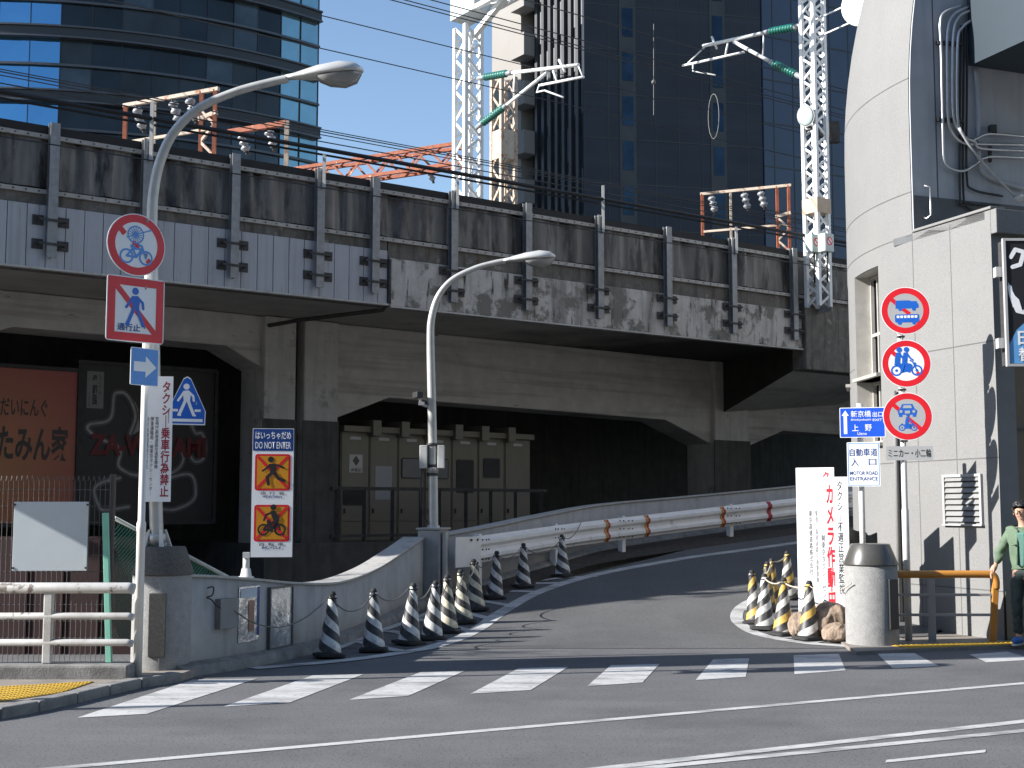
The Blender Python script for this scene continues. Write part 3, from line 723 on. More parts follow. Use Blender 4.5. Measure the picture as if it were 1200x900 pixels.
# return wall at the near corner, dark granite, and the brown glazed entrance beyond
m1 = MB(); q0 = BA + BNR*.003
def rw(mb, o, t0, t1, k0, k1, z0, z1): return mb.hull6([o+BNR*t+BDIR*k+Vector((0, 0, z)) for z in (z0, z1) for t, k in ((t0, k0), (t1, k0), (t1, k1), (t0, k1))])
rw(m1, BA, .004, .30, .01, .4, -.1, LED-.3); m1.build('corner_pier', M('pier_grey', (.14, .14, .145), .55, var=.1), bl)
m1 = MB(); rw(m1, BA, .02, .31, -.02, .02, -.1, .62); m1.build('pier_plinth', GRANITE, bl)
m1 = MB(); rw(m1, BA, .30, 6, .55, .65, -.1, LED-.3); m1.build('entrance_wall', BROWN, bl)
m1 = MB()
for zz in (1.1, 2.6, 3.5): rw(m1, BA, .30, 6, .53, .56, zz, zz+.03)
m1.build('entrance_joints', BJOINT, bl)
m1 = MB(); rw(m1, BA, .004, 6, -.10, .6, LED-.30, LED+.005); m1.build('canopy', BWALL, bl, bevel=.01)
m1 = MB(); rw(m1, BA, -.012, .22, -.02, 1.495, LED+.012, LED+.05); m1.build('ledge', BWALL, bl, bevel=.008)
m1 = MB(); rw(m1, BA, .0, 3, .1, 1.9, LED-.1, LED); m1.build('terrace', BDARK2, bl)
# recessed wall over the ledge
zl_ = [LED, 7, 7.4, 7.8, 8.2, 8.6, 9, 9.4, 9.8, 10.2, 10.6, 11]; m1 = MB(); m1.prism([BB+BNR*(inset(z)+.012)-BDIR*.02+Vector((0, 0, z)) for z in zl_]+[BB+BNR*6-BDIR*.02+Vector((0, 0, z)) for z in (11, LED)], BDIR*.22); m1.build('recessed_wall', BDARK, bl)
m1 = MB(); rw(m1, BB, .012, 6, -.03, -.02, LED+.02, LED+.52); m1.build('recess_skirting', BDARK2, bl)
m1 = MB(); rw(m1, BB, .42, .435, -.026, -.018, LED, 11); m1.build('recess_joint', BJOINT, bl)
def rpt(px, py, off=.06): return pl(px, py, BB-BDIR*(.02+off), BDIR)
for k, pts in enumerate((
        ((1128, 6), (1108, 14), (1102, 26), (1103, 60), (1104, 110), (1105, 160), (1107, 190), (1118, 199), (1130, 200), (1142, 193), (1158, 184), (1200, 185)),
        ((1135, 8), (1117, 18), (1110, 40), (1110, 100), (1111, 140), (1117, 158), (1130, 168), (1150, 169), (1200, 170)),
        ((1138, 12), (1124, 20), (1117, 40), (1116, 100), (1117, 135), (1123, 152), (1138, 164), (1158, 157), (1200, 160)),
        ((1138, 24), (1128, 32), (1122, 50), (1122, 140), (1130, 160), (1142, 166), (1150, 174), (1200, 177)))):
    m1 = MB(); m1.tube(smooth_path([rpt(x, y, .07+.012*k) for x, y in pts], 6), .021, 8); m1.build('conduit', PIPE, bl)
for k, pts in enumerate((((1126, 30), (1125, 120), (1125, 230), (1130, 240), (1145, 250)), ((1130, 30), (1129, 120), (1129, 225), (1136, 238), (1170, 241)),
                         ((1134, 30), (1133, 120), (1133, 205), (1140, 222), (1175, 230)), ((1143, 80), (1146, 120), (1147, 180), (1155, 205), (1200, 222)))):
    m1 = MB(); m1.tube(smooth_path([rpt(x, y, .045) for x, y in pts], 6), .016 if k < 3 else .03, 8); m1.build('conduit', PIPED if k < 3 else BDARK, bl)
m1 = MB(); m1.tube(smooth_path([rpt(x, y, .15) for x, y in ((1124, 150), (1140, 176), (1165, 205), (1192, 233))], 6), .02, 8); m1.build('cable', M('grey_cable', (.42, .42, .42), .5), bl)
m1 = MB(); m1.ball(rpt(1194, 233, .2), .06); m1.ball(rpt(1197, 230, .25), .035); m1.build('cable_fitting', CABW, bl)
m1 = MB()
for y in (50, 140): m1.bar(rpt(1098, y, .05), rpt(1128, y+2, .05), .05)
m1.bar(rpt(1160, 172, .05), rpt(1160, 190, .05), .04); m1.box(rpt(1163, 152, .08), (.09, .09, .12))
m1.build('pipe_bracket', DKST, bl)
m1 = MB(); m1.tube([rpt(1083, 219, .02), rpt(1084, 218, .14), rpt(1090, 219, .16), rpt(1091, 252, .16), rpt(1086, 256, .14), rpt(1083, 255, .02)], .012, 8); m1.build('grab_handle', PIPE, bl)
m1 = MB(); m1.box((25, 27, 16), (18, 12, 26), math.atan2(BNR.y, BNR.x)); m1.build('sky_blocker', BDARK, bl)  # unseen box added off to the right to block sky light
m1 = MB(); q = pl(1136, 77, BA+BDIR*1.42, BDIR); t0 = (q-BA).dot(BNR)
rw(m1, BA, t0, t0+4, -2.5, 1.42, q.z, 10); m1.build('blue_grey_box', BLBOX, bl)
# louvred vent
vp = lambda px, py, off=0: pl(px, py, BA+BNO*off, BNO)
v0, v1 = vp(1109, 612), vp(1150, 557); sA, sB = (v0-BA).dot(BDIR), (v1-BA).dot(BDIR)
def fw(mb, k0, k1, o0, o1, z0, z1): return mb.hull6([BA+BDIR*k+BNO*o+Vector((0, 0, z)) for z in (z0, z1) for k, o in ((k0, o0), (k1, o0), (k1, o1), (k0, o1))])
ve = MB(); fw(ve, sB, sA, -.02, .006, v0.z, v1.z); ve = ve.build('vent', DKST, bl)
m1 = MB()
for a, c in ((sB-.02, sB+.015), (sA-.015, sA+.02)): fw(m1, a, c, 0, .035, v0.z-.02, v1.z+.02)
fw(m1, sB+.016, sA-.016, 0, .034, v1.z-.012, v1.z+.02); fw(m1, sB-.03, sA+.03, 0, .05, v0.z-.04, v0.z-.021); m1.build('vent_frame', GREYPL, ve)
m1 = MB(); n = 8
for i in range(n):
    z = v0.z+(v1.z-v0.z)*(i+.15)/n; h_ = (v1.z-v0.z)/n*.72
    m1.hull6([BA+BDIR*k+BNO*o+Vector((0, 0, zz)) for zz, oo in ((z, .03), (z+h_, .008)) for k, o in ((sB+.017, oo), (sA-.017, oo), (sA-.017, oo-.006), (sB+.017, oo-.006))])
m1.build('vent_louvres', M('louvre_grey', (.22, .22, .215), .5, var=.1), ve)
# drainpipe up the curved wall
m1 = MB(); i = arc0+3; m1.tube([wp(i, .1, .05), wp(i, 1.9, .05), wp(i, 3.2, .05)], .03, 8); m1.build('drain_pipe', BWALL, bl)

# ================================================================== WALLS ALONG THE RAMP
def wall_run(name, label, cat, pts, th, mat, capmat, cap=.03, sub=10, gdrop=.3):
    """pts: (x, y, ztop) along the visible face; thickness th to the left"""
    P = smooth_path([Vector(p) for p in pts], sub); o = wthing(name, label, cat, (P[0].x, P[0].y, 0)); m1, m2, m3 = MB(), MB(), MB()
    N_ = []
    for i, p in enumerate(P):
        d = P[min(i+1, len(P)-1)]-P[max(i-1, 0)]; d.z = 0; d.normalize(); N_.append(Vector((-d.y, d.x, 0)))
    def loft(mb, rows):
        V_ = [[mb.bm.verts.new(q) for q in r] for r in rows]
        for a, c in zip(V_, V_[1:]):
            for k in range(len(a)):
                f = mb.bm.faces.new((a[k], a[(k+1) % len(a)], c[(k+1) % len(a)], c[k])); f.smooth = k % 2 == 1
        mb.bm.faces.new(V_[0][::-1]); mb.bm.faces.new(V_[-1])
    fl = lambda p, z: Vector((p.x, p.y, z))
    loft(m1, [[fl(p, hz(p.y)-gdrop), fl(p+n*th, hz(p.y)-gdrop), fl(p+n*th, p.z-cap), fl(p, p.z-cap)] for p, n in zip(P, N_)])
    loft(m2, [[fl(p-n*.012, p.z-cap+.001), fl(p+n*(th+.012), p.z-cap+.001), fl(p+n*(th+.012), p.z), fl(p-n*.012, p.z)] for p, n in zip(P, N_)])
    loft(m3, [[fl(p-n*.16, hz(p.y)-.1), fl(p-n*.004, hz(p.y)-.1), fl(p-n*.004, hz(p.y)+.13), fl(p-n*.10, hz(p.y)+.10)] for p, n in zip(P, N_)])
    m1.build('wall_body', mat, o); m2.build('coping', capmat, o); m3.build('kerb', KERB, o); return o, P, N_
cw, CWP, CWN = wall_run('ramp_wall', 'curved grey concrete wall with pale coping left of the ramp mouth', 'wall',
    [(-3.24, 12.86, .985), (-2.98, 13.3, .95), (-2.69, 13.9, .89), (-2.38, 14.8, .80), (-2.06, 16.0, .745), (-1.76, 17.3, .84), (-1.50, 18.6, 1.03), (-1.30, 19.6, 1.20)], .30, WALLC, WALLTOP)
pw, PWP, PWN = wall_run('parapet_wall', 'long low grey concrete parapet behind the white guardrail on the ramp', 'wall',
    [(-1.02, 20.2, 1.22), (-.35, 21.6, 1.33), (.55, 23.4, 1.50), (1.75, 25.4, 1.70), (3.5, 27.0, 1.86), (6.4, 29.2, 2.13), (10.5, 32.4, 2.55), (16, 36.6, 3.05)], .25, WALLC, WALLTOP)
# pier between them
pr = wthing('gate_pier', 'grey concrete pier at the end of the curved wall under the street lamp', 'pier', (-1.17, 19.85, .2))
MB().box((-1.17, 19.85, .55), (.34, .5, 1.5), R(-14)).build('shaft', WALLC, pr, bevel=.02)
MB().box((-.985, 19.66, .55), (.05, .12, 1.44), R(-14)).build('end_plate', LAMPG, pr)
MB().box((-1.17, 19.85, 1.317), (.38, .54, .03), R(-14)).build('cap', WALLTOP, pr, bevel=.006)

# guardrail
gr_pts = [(-.72, 20.1, 1.17), (.1, 22.0, 1.25), (1.2, 24.1, 1.36), (3.22, 26.0, 1.56), (5.9, 28.0, 1.83), (9.6, 30.8, 2.22)]
gr = wthing('guardrail', 'white corrugated steel guardrail with red and yellow reflectors curving up the ramp', 'guardrail', (-.70, 20.1, .2))
GP = smooth_path([Vector(p) for p in gr_pts], 10); m1 = MB(); rows = []
PROF = [(o_, z_*1.22) for o_, z_ in [(0, 0), (.015, -.03), (.06, -.06), (.06, -.10), (.012, -.145), (.012, -.19), (.06, -.235), (.06, -.275), (.015, -.305), (0, -.335)]]
GN = []
for i, p in enumerate(GP):
    d = GP[min(i+1, len(GP)-1)]-GP[max(i-1, 0)]; d.z = 0; d.normalize(); GN.append((Vector((d.y, -d.x, 0)), d))
for i, p in enumerate(GP):
    n = GN[i][0]; rows.append([m1.bm.verts.new(p+n*o+Vector((0, 0, z))) for o, z in PROF])
for a, c in zip(rows, rows[1:]):
    for k in range(len(PROF)-1): m1.bm.faces.new((a[k], a[k+1], c[k+1], c[k]))
gb = m1.build('beam', GUARD, gr); sd = gb.modifiers.new('thickness', 'SOLIDIFY'); sd.thickness = .006
m1 = MB(); n, d = GN[1]; e = GP[0]
m1.hull6([e+d*u+n*o+Vector((0, 0, z)) for z in (-.43, .02) for u, o in ((-.40, .05), (.42, .085), (.42, .077), (-.40, .03))]); ep = m1.build('end_terminal', GUARD, gr, bevel=.004)
m1 = MB()
for u in (.08, .30):
    for z in (-.03, -.38): m1.box(e+d*u+n*.085+Vector((0, 0, z)), (.03, .03, .03))
m1.build('bolts', DKST, ep)
for u in (3, 17, 25, 35, 44):
    p = GP[u]; n, d = GN[u]; q = p-n*.06
    MB().bar(Vector((q.x, q.y, hz(q.y)-.1)), Vector((q.x, q.y, p.z+.03)), .11, .09, d).build('post', GUARD, gr)
    m1 = MB()
    for du in (-.18, -.08, .06, .16):
        for z in (-.06, -.21, -.36): m1.box(p+d*du+n*.066+Vector((0, 0, z)), (.022, .022, .022))
    m1.build('bolts', DKST, gb)
def gnear(px):
    return min(range(len(GP)), key=lambda i: abs(600+F*GP[i].x/GP[i].y-px))
for px in (713, 754, 837, 902):
    i = gnear(px); p = GP[i]; n, d = GN[i]; m1 = MB(); m2 = MB()
    for u, mb in ((.0, m1), (.05, m2)):
        for (o, z), (o2, z2) in zip(PROF, PROF[1:]):
            mb.hull6([p+d*(u+du)+n*(oo+k)+Vector((0, 0, zz)) for k in (.006, .018) for du, oo, zz in ((-.03, o, z), (.03, o, z), (.03, o2, z2), (-.03, o2, z2))])
    rf = m2.build('reflector', REFR, gr); m1.build('reflector_band', REFY if px < 850 else REFR, rf)

m1 = MB(); rows = []
for i, p in enumerate(GP):
    n = GN[i][0]; rows.append([m1.bm.verts.new(Vector((q.x, q.y, hz(q.y)+zz))) for q, zz in ((p-n*.62, .05), (p-n*.1, .06), (p+n*.25, .02), (p+n*.38, .007))])
for a, c in zip(rows, rows[1:]):
    for k in range(3):
        f = m1.bm.faces.new((a[k], a[k+1], c[k+1], c[k])); f.smooth = True
struct(m1.build('verge', M('dark_soil', (.035, .028, .022), .95, var=.4, scale=9, dirt=((.10, .085, .065), .55, .75, 12), bump=.8, bscale=22)))
# gateposts
def gatepost(loc, r, h, hc, label, plx, pmat):
    o = thing('gatepost', label, 'gatepost', loc); sh = MB().lathe([(r, -.1), (r, .02), (r, h-hc-.01), (r-.004, h-hc)], n=40).build('shaft', PEBBLE, o)
    cp = MB().lathe([(r+.012, h-hc+.001), (r+.012, h-hc+.012), (r*.72+.01, h-.012), (r*.72, h)], n=40).build('cap', GRANITE if pmat == 'g' else GRANROUGH, o)
    a = plx; MB().box(((r-.01)*math.sin(a), -(r-.01)*math.cos(a), (h-hc)*.52), (.16, .05, (h-hc)*.62), a).build('plaque', GRANROUGH if pmat != 'g' else INK, o, bevel=.004)
    return o
gatepost((-3.41, 13.04, 0), .285, 1.24, .27, 'round pebbledash gatepost with dark plaque under the tall street lamp at left', R(6), 'r')
gp_r = gp(1031, 758, .03)
gatepost((gp_r.x, gp_r.y+.3, .03), .305, 1.17, .25, 'round pale gatepost with polished granite cap beside the orange railing', R(38), 'g')

# ================================================================== STREET LAMPS
def street_lamp(label, base, pts, rr, head0, head1, knee):
    """pole bent over into a cobra head; pts are points of the pole's centre line"""
    o = wthing('street_lamp', label, 'street lamp', tuple(base))
    P = smooth_path(pts, 8); n = len(P); MB().tube(P, [rr[0]+(rr[1]-rr[0])*min(1, i/(n*.8)) for i in range(n)], 14).build('pole', LAMPG, o)
    for zz, r_ in ((knee, rr[0]*1.12), (base[2]+.06, rr[0]*1.3)):
        q = min(P, key=lambda v: abs(v.z-zz)); m1 = MB(); m1.tube([q-Vector((0, 0, .05)), q+Vector((0, 0, .05))], r_, 14); m1.build('collar', LAMPG, o)
    a, c = Vector(head0), Vector(head1); d = (c-a).normalized(); L_ = (c-a).length
    side = d.cross(Vector((0, 0, 1))).normalized(); up = side.cross(d)
    def shell(mb, prof, flat):
        rings = []
        for t, wd, ht, dz in prof:
            q = a+d*L_*t+up*dz; ring = []
            for k in range(18):
                th = 2*math.pi*k/18; hh = ht*math.sin(th); hh = hh if hh > 0 else hh*flat
                ring.append(mb.bm.verts.new(q+side*wd*math.cos(th)+up*hh))
            rings.append(ring)
        for r1, r2 in zip(rings, rings[1:]):
            for k in range(18):
                f = mb.bm.faces.new((r1[k], r1[(k+1) % 18], r2[(k+1) % 18], r2[k])); f.smooth = True
        mb.bm.faces.new(rings[0][::-1]); mb.bm.faces.new(rings[-1])
    m1 = MB(); shell(m1, [(-.02, .038, .038, 0), (.10, .05, .05, 0), (.22, .075, .07, .0), (.42, .13, .10, .0), (.7, .155, .12, 0), (.9, .13, .09, 0), (.98, .06, .04, 0), (1.0, .02, .02, 0)], .35)
    hd = m1.build('lamp_head', LAMPB, o)
    m1 = MB(); rings = [(.40, .02, .02, -.03), (.42, .11, .03, -.035), (.55, .135, .09, -.035), (.75, .14, .12, -.035), (.9, .11, .09, -.03), (.97, .03, .02, -.02)]
    V_ = []
    for t, wd, ht, dz in rings:
        q = a+d*L_*t+up*dz; V_.append([m1.bm.verts.new(q+side*wd*math.cos(math.pi*k/10)-up*ht*math.sin(math.pi*k/10)) for k in range(11)])
    for r1, r2 in zip(V_, V_[1:]):
        for k in range(10):
            f = m1.bm.faces.new((r1[k], r1[k+1], r2[k+1], r2[k])); f.smooth = True
    m1.build('lens', LENS, hd); return o
LY = 13.04
pts = [dp(x, y, LY) for x, y in ((184, 641), (182, 560), (180.5, 430), (178.5, 320), (178, 262), (180, 225), (188, 188), (204, 155), (233, 127), (275, 108), (315, 97), (338, 92))]
lamp1 = street_lamp('tall grey street lamp on the left gatepost with its arm curving right', pts[0], pts, (.066, .042), dp(336, 92, LY), dp(426, 83, LY), 2.2)
m1 = MB()
for k in range(4):
    a = k*math.pi/2+.6; q = pts[0]+Vector((math.cos(a)*.13, math.sin(a)*.13, 0)); m1.hull6([q+Vector((-.02, -.02, 0)), q+Vector((.02, -.02, 0)), q+Vector((.02, .02, 0)), q+Vector((-.02, .02, 0)), pts[0]+Vector((math.cos(a)*.08-.01, math.sin(a)*.08-.01, .17)), pts[0]+Vector((math.cos(a)*.08+.01, math.sin(a)*.08-.01, .17)), pts[0]+Vector((math.cos(a)*.08+.01, math.sin(a)*.08+.01, .17)), pts[0]+Vector((math.cos(a)*.08-.01, math.sin(a)*.08+.01, .17))])
m1.build('base_gusset', WHPOLE, lamp1)
L2 = 19.85
pts = [dp(x, y, L2) for x, y in ((508, 628), (507.5, 560), (506, 470), (504.5, 400), (506, 372), (514, 347), (530, 328), (555, 315), (575, 309), (592, 305.5))]
lamp2 = street_lamp('grey street lamp with a small camera on the pier before the viaduct', pts[0], pts, (.074, .040), dp(590, 306, L2), dp(651, 301, L2), 2.2)
m1 = MB(); q = dp(506, 477, L2); m1.tube([q, q+Vector((-.12, -.05, .02)), q+Vector((-.19, -.06, .06))], .022, 8); q2 = dp(494, 473, L2-.1); m1.box(q2, (.09, .09, .05)); m1.tube([q2, dp(490, 464, L2-.1)], .02, 8)
br = m1.build('camera_arm', ALU, lamp2); MB().box(dp(489.5, 463, L2-.12), (.10, .2, .09), R(25)).build('camera', CABD, br, bevel=.01)
for x0, x1, lb in ((492, 501, None), (513, 521, None)):
    q, q2 = dp(x0, 549, L2-.03), dp(x1, 522, L2-.03); MB().box((q+q2)/2, (q2.x-q.x, .16, q2.z-q.z)).build('junction_box', CABW, lamp2, bevel=.008)
m1 = MB()
for y in (521, 546, 556): q = dp(506.8, y, L2); m1.tube([q-Vector((0, 0, .02)), q+Vector((0, 0, .02))], .088, 14)
m1.tube(smooth_path([dp(x, y, L2-.06) for x, y in ((496, 549), (494, 560), (493, 585), (497, 605), (502, 614))]), .012, 6); m1.build('strap', CABD, lamp2)

# ================================================================== SIGNS
def walker(f, x, z, s, flip=1):
    P = lambda a, c: (x+a*s*flip, z+c*s)
    f.disc(*P(-.02, .86), .10*s)
    f.poly([P(-.12, .72), P(.06, .74), P(.12, .60), P(.10, .38), P(-.10, .36), P(-.12, .55)])
    f.path([P(-.10, .68), P(-.20, .52), P(-.28, .40)], .075*s); f.path([P(.06, .68), P(.20, .55), P(.22, .40)], .075*s)
    f.path([P(-.05, .40), P(-.14, .18), P(-.24, -.06)], .10*s); f.path([P(.04, .40), P(.12, .18), P(.22, -.06)], .10*s)
    f.line(P(-.30, -.07), P(-.18, -.09), .06*s); f.line(P(.18, -.08), P(.30, -.09), .06*s)
def runner(f, x, z, s):
    P = lambda a, c: (x+a*s, z+c*s)
    f.disc(*P(-.08, .88), .12*s); f.poly([P(-.16, .70), P(.08, .72), P(.16, .50), P(.10, .32), P(-.10, .34), P(-.12, .52)])
    f.path([P(-.12, .66), P(-.28, .50), P(-.40, .42)], .08*s); f.path([P(.06, .68), P(.28, .62), P(.44, .54)], .08*s)
    f.path([P(-.02, .36), P(-.22, .16), P(-.16, -.12)], .13*s); f.path([P(.06, .36), P(.22, .12), P(.46, .02)], .13*s)
def bicycle(f, x, z, s, wd=.035, rider=False):
    P = lambda a, c: (x+a*s, z+c*s)
    for q in (-.36, .36):
        f.ring(*P(q, 0), .26*s, wd*s*1.3)
    w_ = wd*s*1.5
    f.path([P(-.36, 0), P(-.14, .28), P(.22, .30), P(0, 0), P(-.36, 0)], w_); f.line(P(-.14, .28), P(0, 0), w_); f.path([P(.36, 0), P(.20, .40), P(.08, .44)], w_); f.line(P(-.22, .36), P(-.06, .36), w_*1.4); f.line(P(-.14, .28), P(-.14, .36), w_)
    if rider:
        f.disc(*P(.06, .98), .13*s); f.poly([P(-.06, .84), P(.14, .84), P(.32, .52), P(.30, .36), P(.12, .34), P(-.02, .6)])
        f.path([P(-.02, .74), P(-.24, .66), P(-.34, .42)], .09*s); f.path([P(.20, .38), P(-.04, .26), P(.0, -.06)], .12*s)
def motorcycle(f, x, z, s, riders=1):
    P = lambda a, c: (x+a*s, z+c*s)
    for q in (-.40, .42): f.ring(*P(q, 0), .23*s, .07*s); f.disc(*P(q, 0), .06*s)
    f.poly([P(-.36, .22), P(-.02, .24), P(.16, .30), P(.24, .22), P(.10, -.06), P(-.16, -.08), P(-.26, .08)])
    f.path([P(.42, 0), P(.26, .36), P(.16, .42)], .055*s); f.disc(*P(.34, .28), .06*s); f.poly([P(-.52, .26), P(-.36, .20), P(-.34, .30)])
    for k, q in enumerate((.0, -.30)[:riders]):
        f.disc(*P(q+.02, .88), .11*s); f.poly([P(q-.10, .76), P(q+.08, .76), P(q+.04, .40), P(q+.02, .24), P(q-.18, .24), P(q-.16, .5)])
        f.path([P(q+.04, .70), P(q+.16, .52), P(q+.26, .44)], .07*s); f.path([P(q-.06, .30), P(q+.18, .22), P(q+.10, -.04)], .10*s)
def mount(parent, base, px, py, Y, yaw, pts, th, mat, name, bev=0):
    o = MB().prism([(x, 0, z) for x, z in pts], (0, th, 0)).build(name, mat, parent)
    o.location = dp(px, py, Y)-Vector(base); o.rotation_euler = (0, 0, yaw); return o
def disc_pts(r, n=56): return [(r*math.cos(2*math.pi*k/n), r*math.sin(2*math.pi*k/n)) for k in range(n)]
def slash_disc(o, r, name='red_ring'):
    Flat(.0015).ring(0, 0, r*.97, r*.245).build(name, RED, o)
def slash(o, a, c, wd, y=.0018): Flat(y).line(a, c, wd).build('slash', RED, o)

# left post
base = gp(161, 792, .075); LYP = base.y
ts = thing('traffic_sign', 'white traffic sign post with red no-cycling disc, red no-walking square and blue arrow', 'traffic sign', tuple(base))
topz = dp(172, 262, LYP).z-base.z
MB().lathe([(.04, 0), (.04, 1.32), (.043, 1.33), (.043, 1.40), (.033, 1.42), (.033, topz)], n=16).build('pole', WHPOLE, ts)
r = .295
o = mount(ts, base, 160, 287, LYP-.19, R(43), disc_pts(r), .004, WHITE, 'round_sign'); slash_disc(o, r)
slash(o, (-.20, .17), (-.12, .09), .055); slash(o, (.11, -.13), (.16, -.17), .05); slash(o, (-.04, .015), (.03, -.015), .05)
f = Flat(.0022); f.ring(-.01, .095, .085, .012); f.disc(-.01, .095, .02)
for k in range(8): a = k*math.pi/8; f.line((-.01-.08*math.cos(a), .095-.08*math.sin(a)), (-.01+.08*math.cos(a), .095+.08*math.sin(a)), .007)
f.line((-.10, .06), (.15, .16), .012); f.build('handcart_symbol', BLUEL, o)
f = Flat(.0024); bicycle(f, .0, -.115, .27, .05); f.build('bicycle_symbol', BLUEL, o)
o = mount(ts, base, 159, 363, LYP-.19, R(43), rrect(-.29, -.305, .29, .305, .03), .004, WHITE, 'square_sign')
f = Flat(.0015); f.frame(-.28, -.295, .28, .295, .075); f.build('red_border', RED, o)
f = Flat(.0018); f.line((-.205, .22), (.205, -.22), .055); f.build('slash', RED, o)
f = Flat(.0022); walker(f, .0, -.12, .34); f.build('walker_symbol', BLUE, o)
text('通行止', -.18, -.205, .05, -.135, BLUED, o, .0045, bold=.02)
o = mount(ts, base, 169.5, 430, LYP-.17, R(52), rrect(-.155, -.175, .155, .175, .012), .004, WHITE, 'arrow_sign')
f = Flat(.0015); f.poly(rrect(-.148, -.168, .148, .168, .01)); f.build('blue_field', BLUEL, o)
f = Flat(.0020); f.poly([(-.12, -.045), (.01, -.045), (.01, -.10), (.13, 0), (.01, .10), (.01, .045), (-.12, .045)]); f.build('arrow', WHITE, o)
m1 = MB()
for py in (262, 302, 340, 386, 415, 446):
    q = dp(160.5+(792-py)*.028, py, LYP)-base; m1.box((0, -.06, q.z), (.05, .14, .03))
m1.build('bracket', ALU, ts)

# taxi notice strapped to the lamp post
base = dp(180, 560, LY-.12); tb = thing('notice_board', 'tall white notice board with red vertical lettering strapped to the left lamp post', 'notice board', tuple(base))
w2, z0, z1 = .140, dp(183, 588, LY-.12).z-base.z, dp(183, 441, LY-.12).z-base.z
o = MB().box((0, .008, (z0+z1)/2), (w2*2, .016, z1-z0)).build('board', WHITE, tb); tb.location = dp(183, 560, LY-.12); tb.rotation_euler = (0, 0, R(6))
text('タクシー乗車行為禁止', .035, z0+.05, .122, z1-.05, M('notice_red', (.30, .015, .04), .5), o, .003, True, .022)
text('警視庁高速道路交通警察隊', -.022, z0+.32, .012, z1-.40, INKG, o, .003, True, .006)
text('関東運輸局・㈶東京タクシーセンター', -.068, z0+.06, -.034, z1-.40, INKG, o, .003, True, .006)
text('東京高速道路株式会社', -.114, z0+.32, -.080, z1-.40, INKG, o, .003, True, .006)
m1 = MB()
for z in (z0+.15, z1-.2): m1.box((0, .07, z), (.12, .12, .03))
m1.build('strap', ALU, tb)
# pedestrian crossing triangle
base = dp(219, 470, LY-.05); cs = thing('crossing_sign', 'blue five-sided pedestrian crossing sign fixed beside the left lamp post', 'traffic sign', tuple(base), R(20))
tri = [(-.18, -.235), (.18, -.235), (.185, -.10), (.035, .225), (.0, .245), (-.035, .225), (-.185, -.10)]
o = plate(tri, .004, 'plate', WHITE, cs); f = Flat(.0015); f.poly([(x*.95, z*.95) for x, z in tri]); f.build('blue_field', BLUE, o)
f = Flat(.002); walker(f, 0, -.115, .30); f.rect(-.155, -.205, .155, -.175); f.rect(-.135, -.105, -.085, -.08); f.rect(.075, -.105, .135, -.08); f.build('walker_symbol', WHITE, o)
MB().bar((-.28, .05, -.02), (.1, .012, -.02), .03).build('arm', ALU, cs)

# DO NOT ENTER board on the wall
i = min(range(len(CWP)), key=lambda k: abs(600+F*CWP[k].x/CWP[k].y-306)); wpnt = CWP[i]+CWN[i]*.15
base = Vector((wpnt.x, wpnt.y, wpnt.z)); dn = thing('warning_board', 'DO NOT ENTER board with two orange pictogram panels standing on the curved wall', 'sign', tuple(base), R(7))
Yb = base.y; pm = lambda px, py: dp(px, py, Yb)-base
bl_, tr = pm(293.5, 653), pm(344, 502); x0, x1, z0, z1 = bl_.x, tr.x, bl_.z, tr.z
o = MB().box(((x0+x1)/2, 0, (z0+z1)/2), (x1-x0, .02, z1-z0)).build('board', WHITE, dn); H = z1-z0; W_ = x1-x0; xm = (x0+x1)/2; yo = .0105
f = Flat(yo+.001); f.rect(x0+.005, z1-H*.175, x1-.005, z1-.005); f.build('blue_header', BLUED, o)
text('はいっちゃだめ', x0+.03, z1-H*.085, x1-.03, z1-H*.025, WHITE, o, yo+.004, bold=.015)
text('DO NOT ENTER', x0+.03, z1-H*.158, x1-.03, z1-H*.105, WHITE, o, yo+.004, bold=.006)
for k, (ta, tb_) in enumerate((('歩行者', 'PEDESTRIAN'), ('自転車', 'BICYCLE'))):
    zt = z1-H*(.20+.395*k); zb = zt-H*.285
    f = Flat(yo+.001); f.poly(rrect(x0+.03, zb, x1-.03, zt, .03)); f.build('red_panel', RED, o)
    f = Flat(yo+.002); f.poly(rrect(x0+.052, zb+.022, x1-.052, zt-.022, .015)); f.build('orange_panel', ORANGE, o)
    f = Flat(yo+.003); f.line((x0+.06, zb+.03), (x1-.06, zt-.03), .03); f.line((x0+.06, zt-.03), (x1-.06, zb+.03), .03); f.build('cross', RED, o)
    f = Flat(yo+.004)
    if k == 0: runner(f, xm, zb+.10, .26)
    else: bicycle(f, xm, zb+.125, .24, .06, True)
    f.build('symbol', INK, o)
    text(ta, x0+.09, zb-.045, x1-.09, zb-.012, INKG, o, yo+.002, bold=.01, spread=.9)
    text(tb_, xm-.10, zb-.075, xm+.10, zb-.052, BLUED, o, yo+.002, bold=.02)
MB().lathe([(.035, 0), (.035, z0+.05)], (0, .05, 0), 14).build('post', WHPOLE, dn)
m1 = MB(); m1.lathe([(.085, .0), (.085, .012), (.06, .02), (.045, .10)], (0, .05, 0), 16); m1.box((0, .03, z0+.02), (.07, .07, .06)); m1.build('foot', WHPOLE, dn)

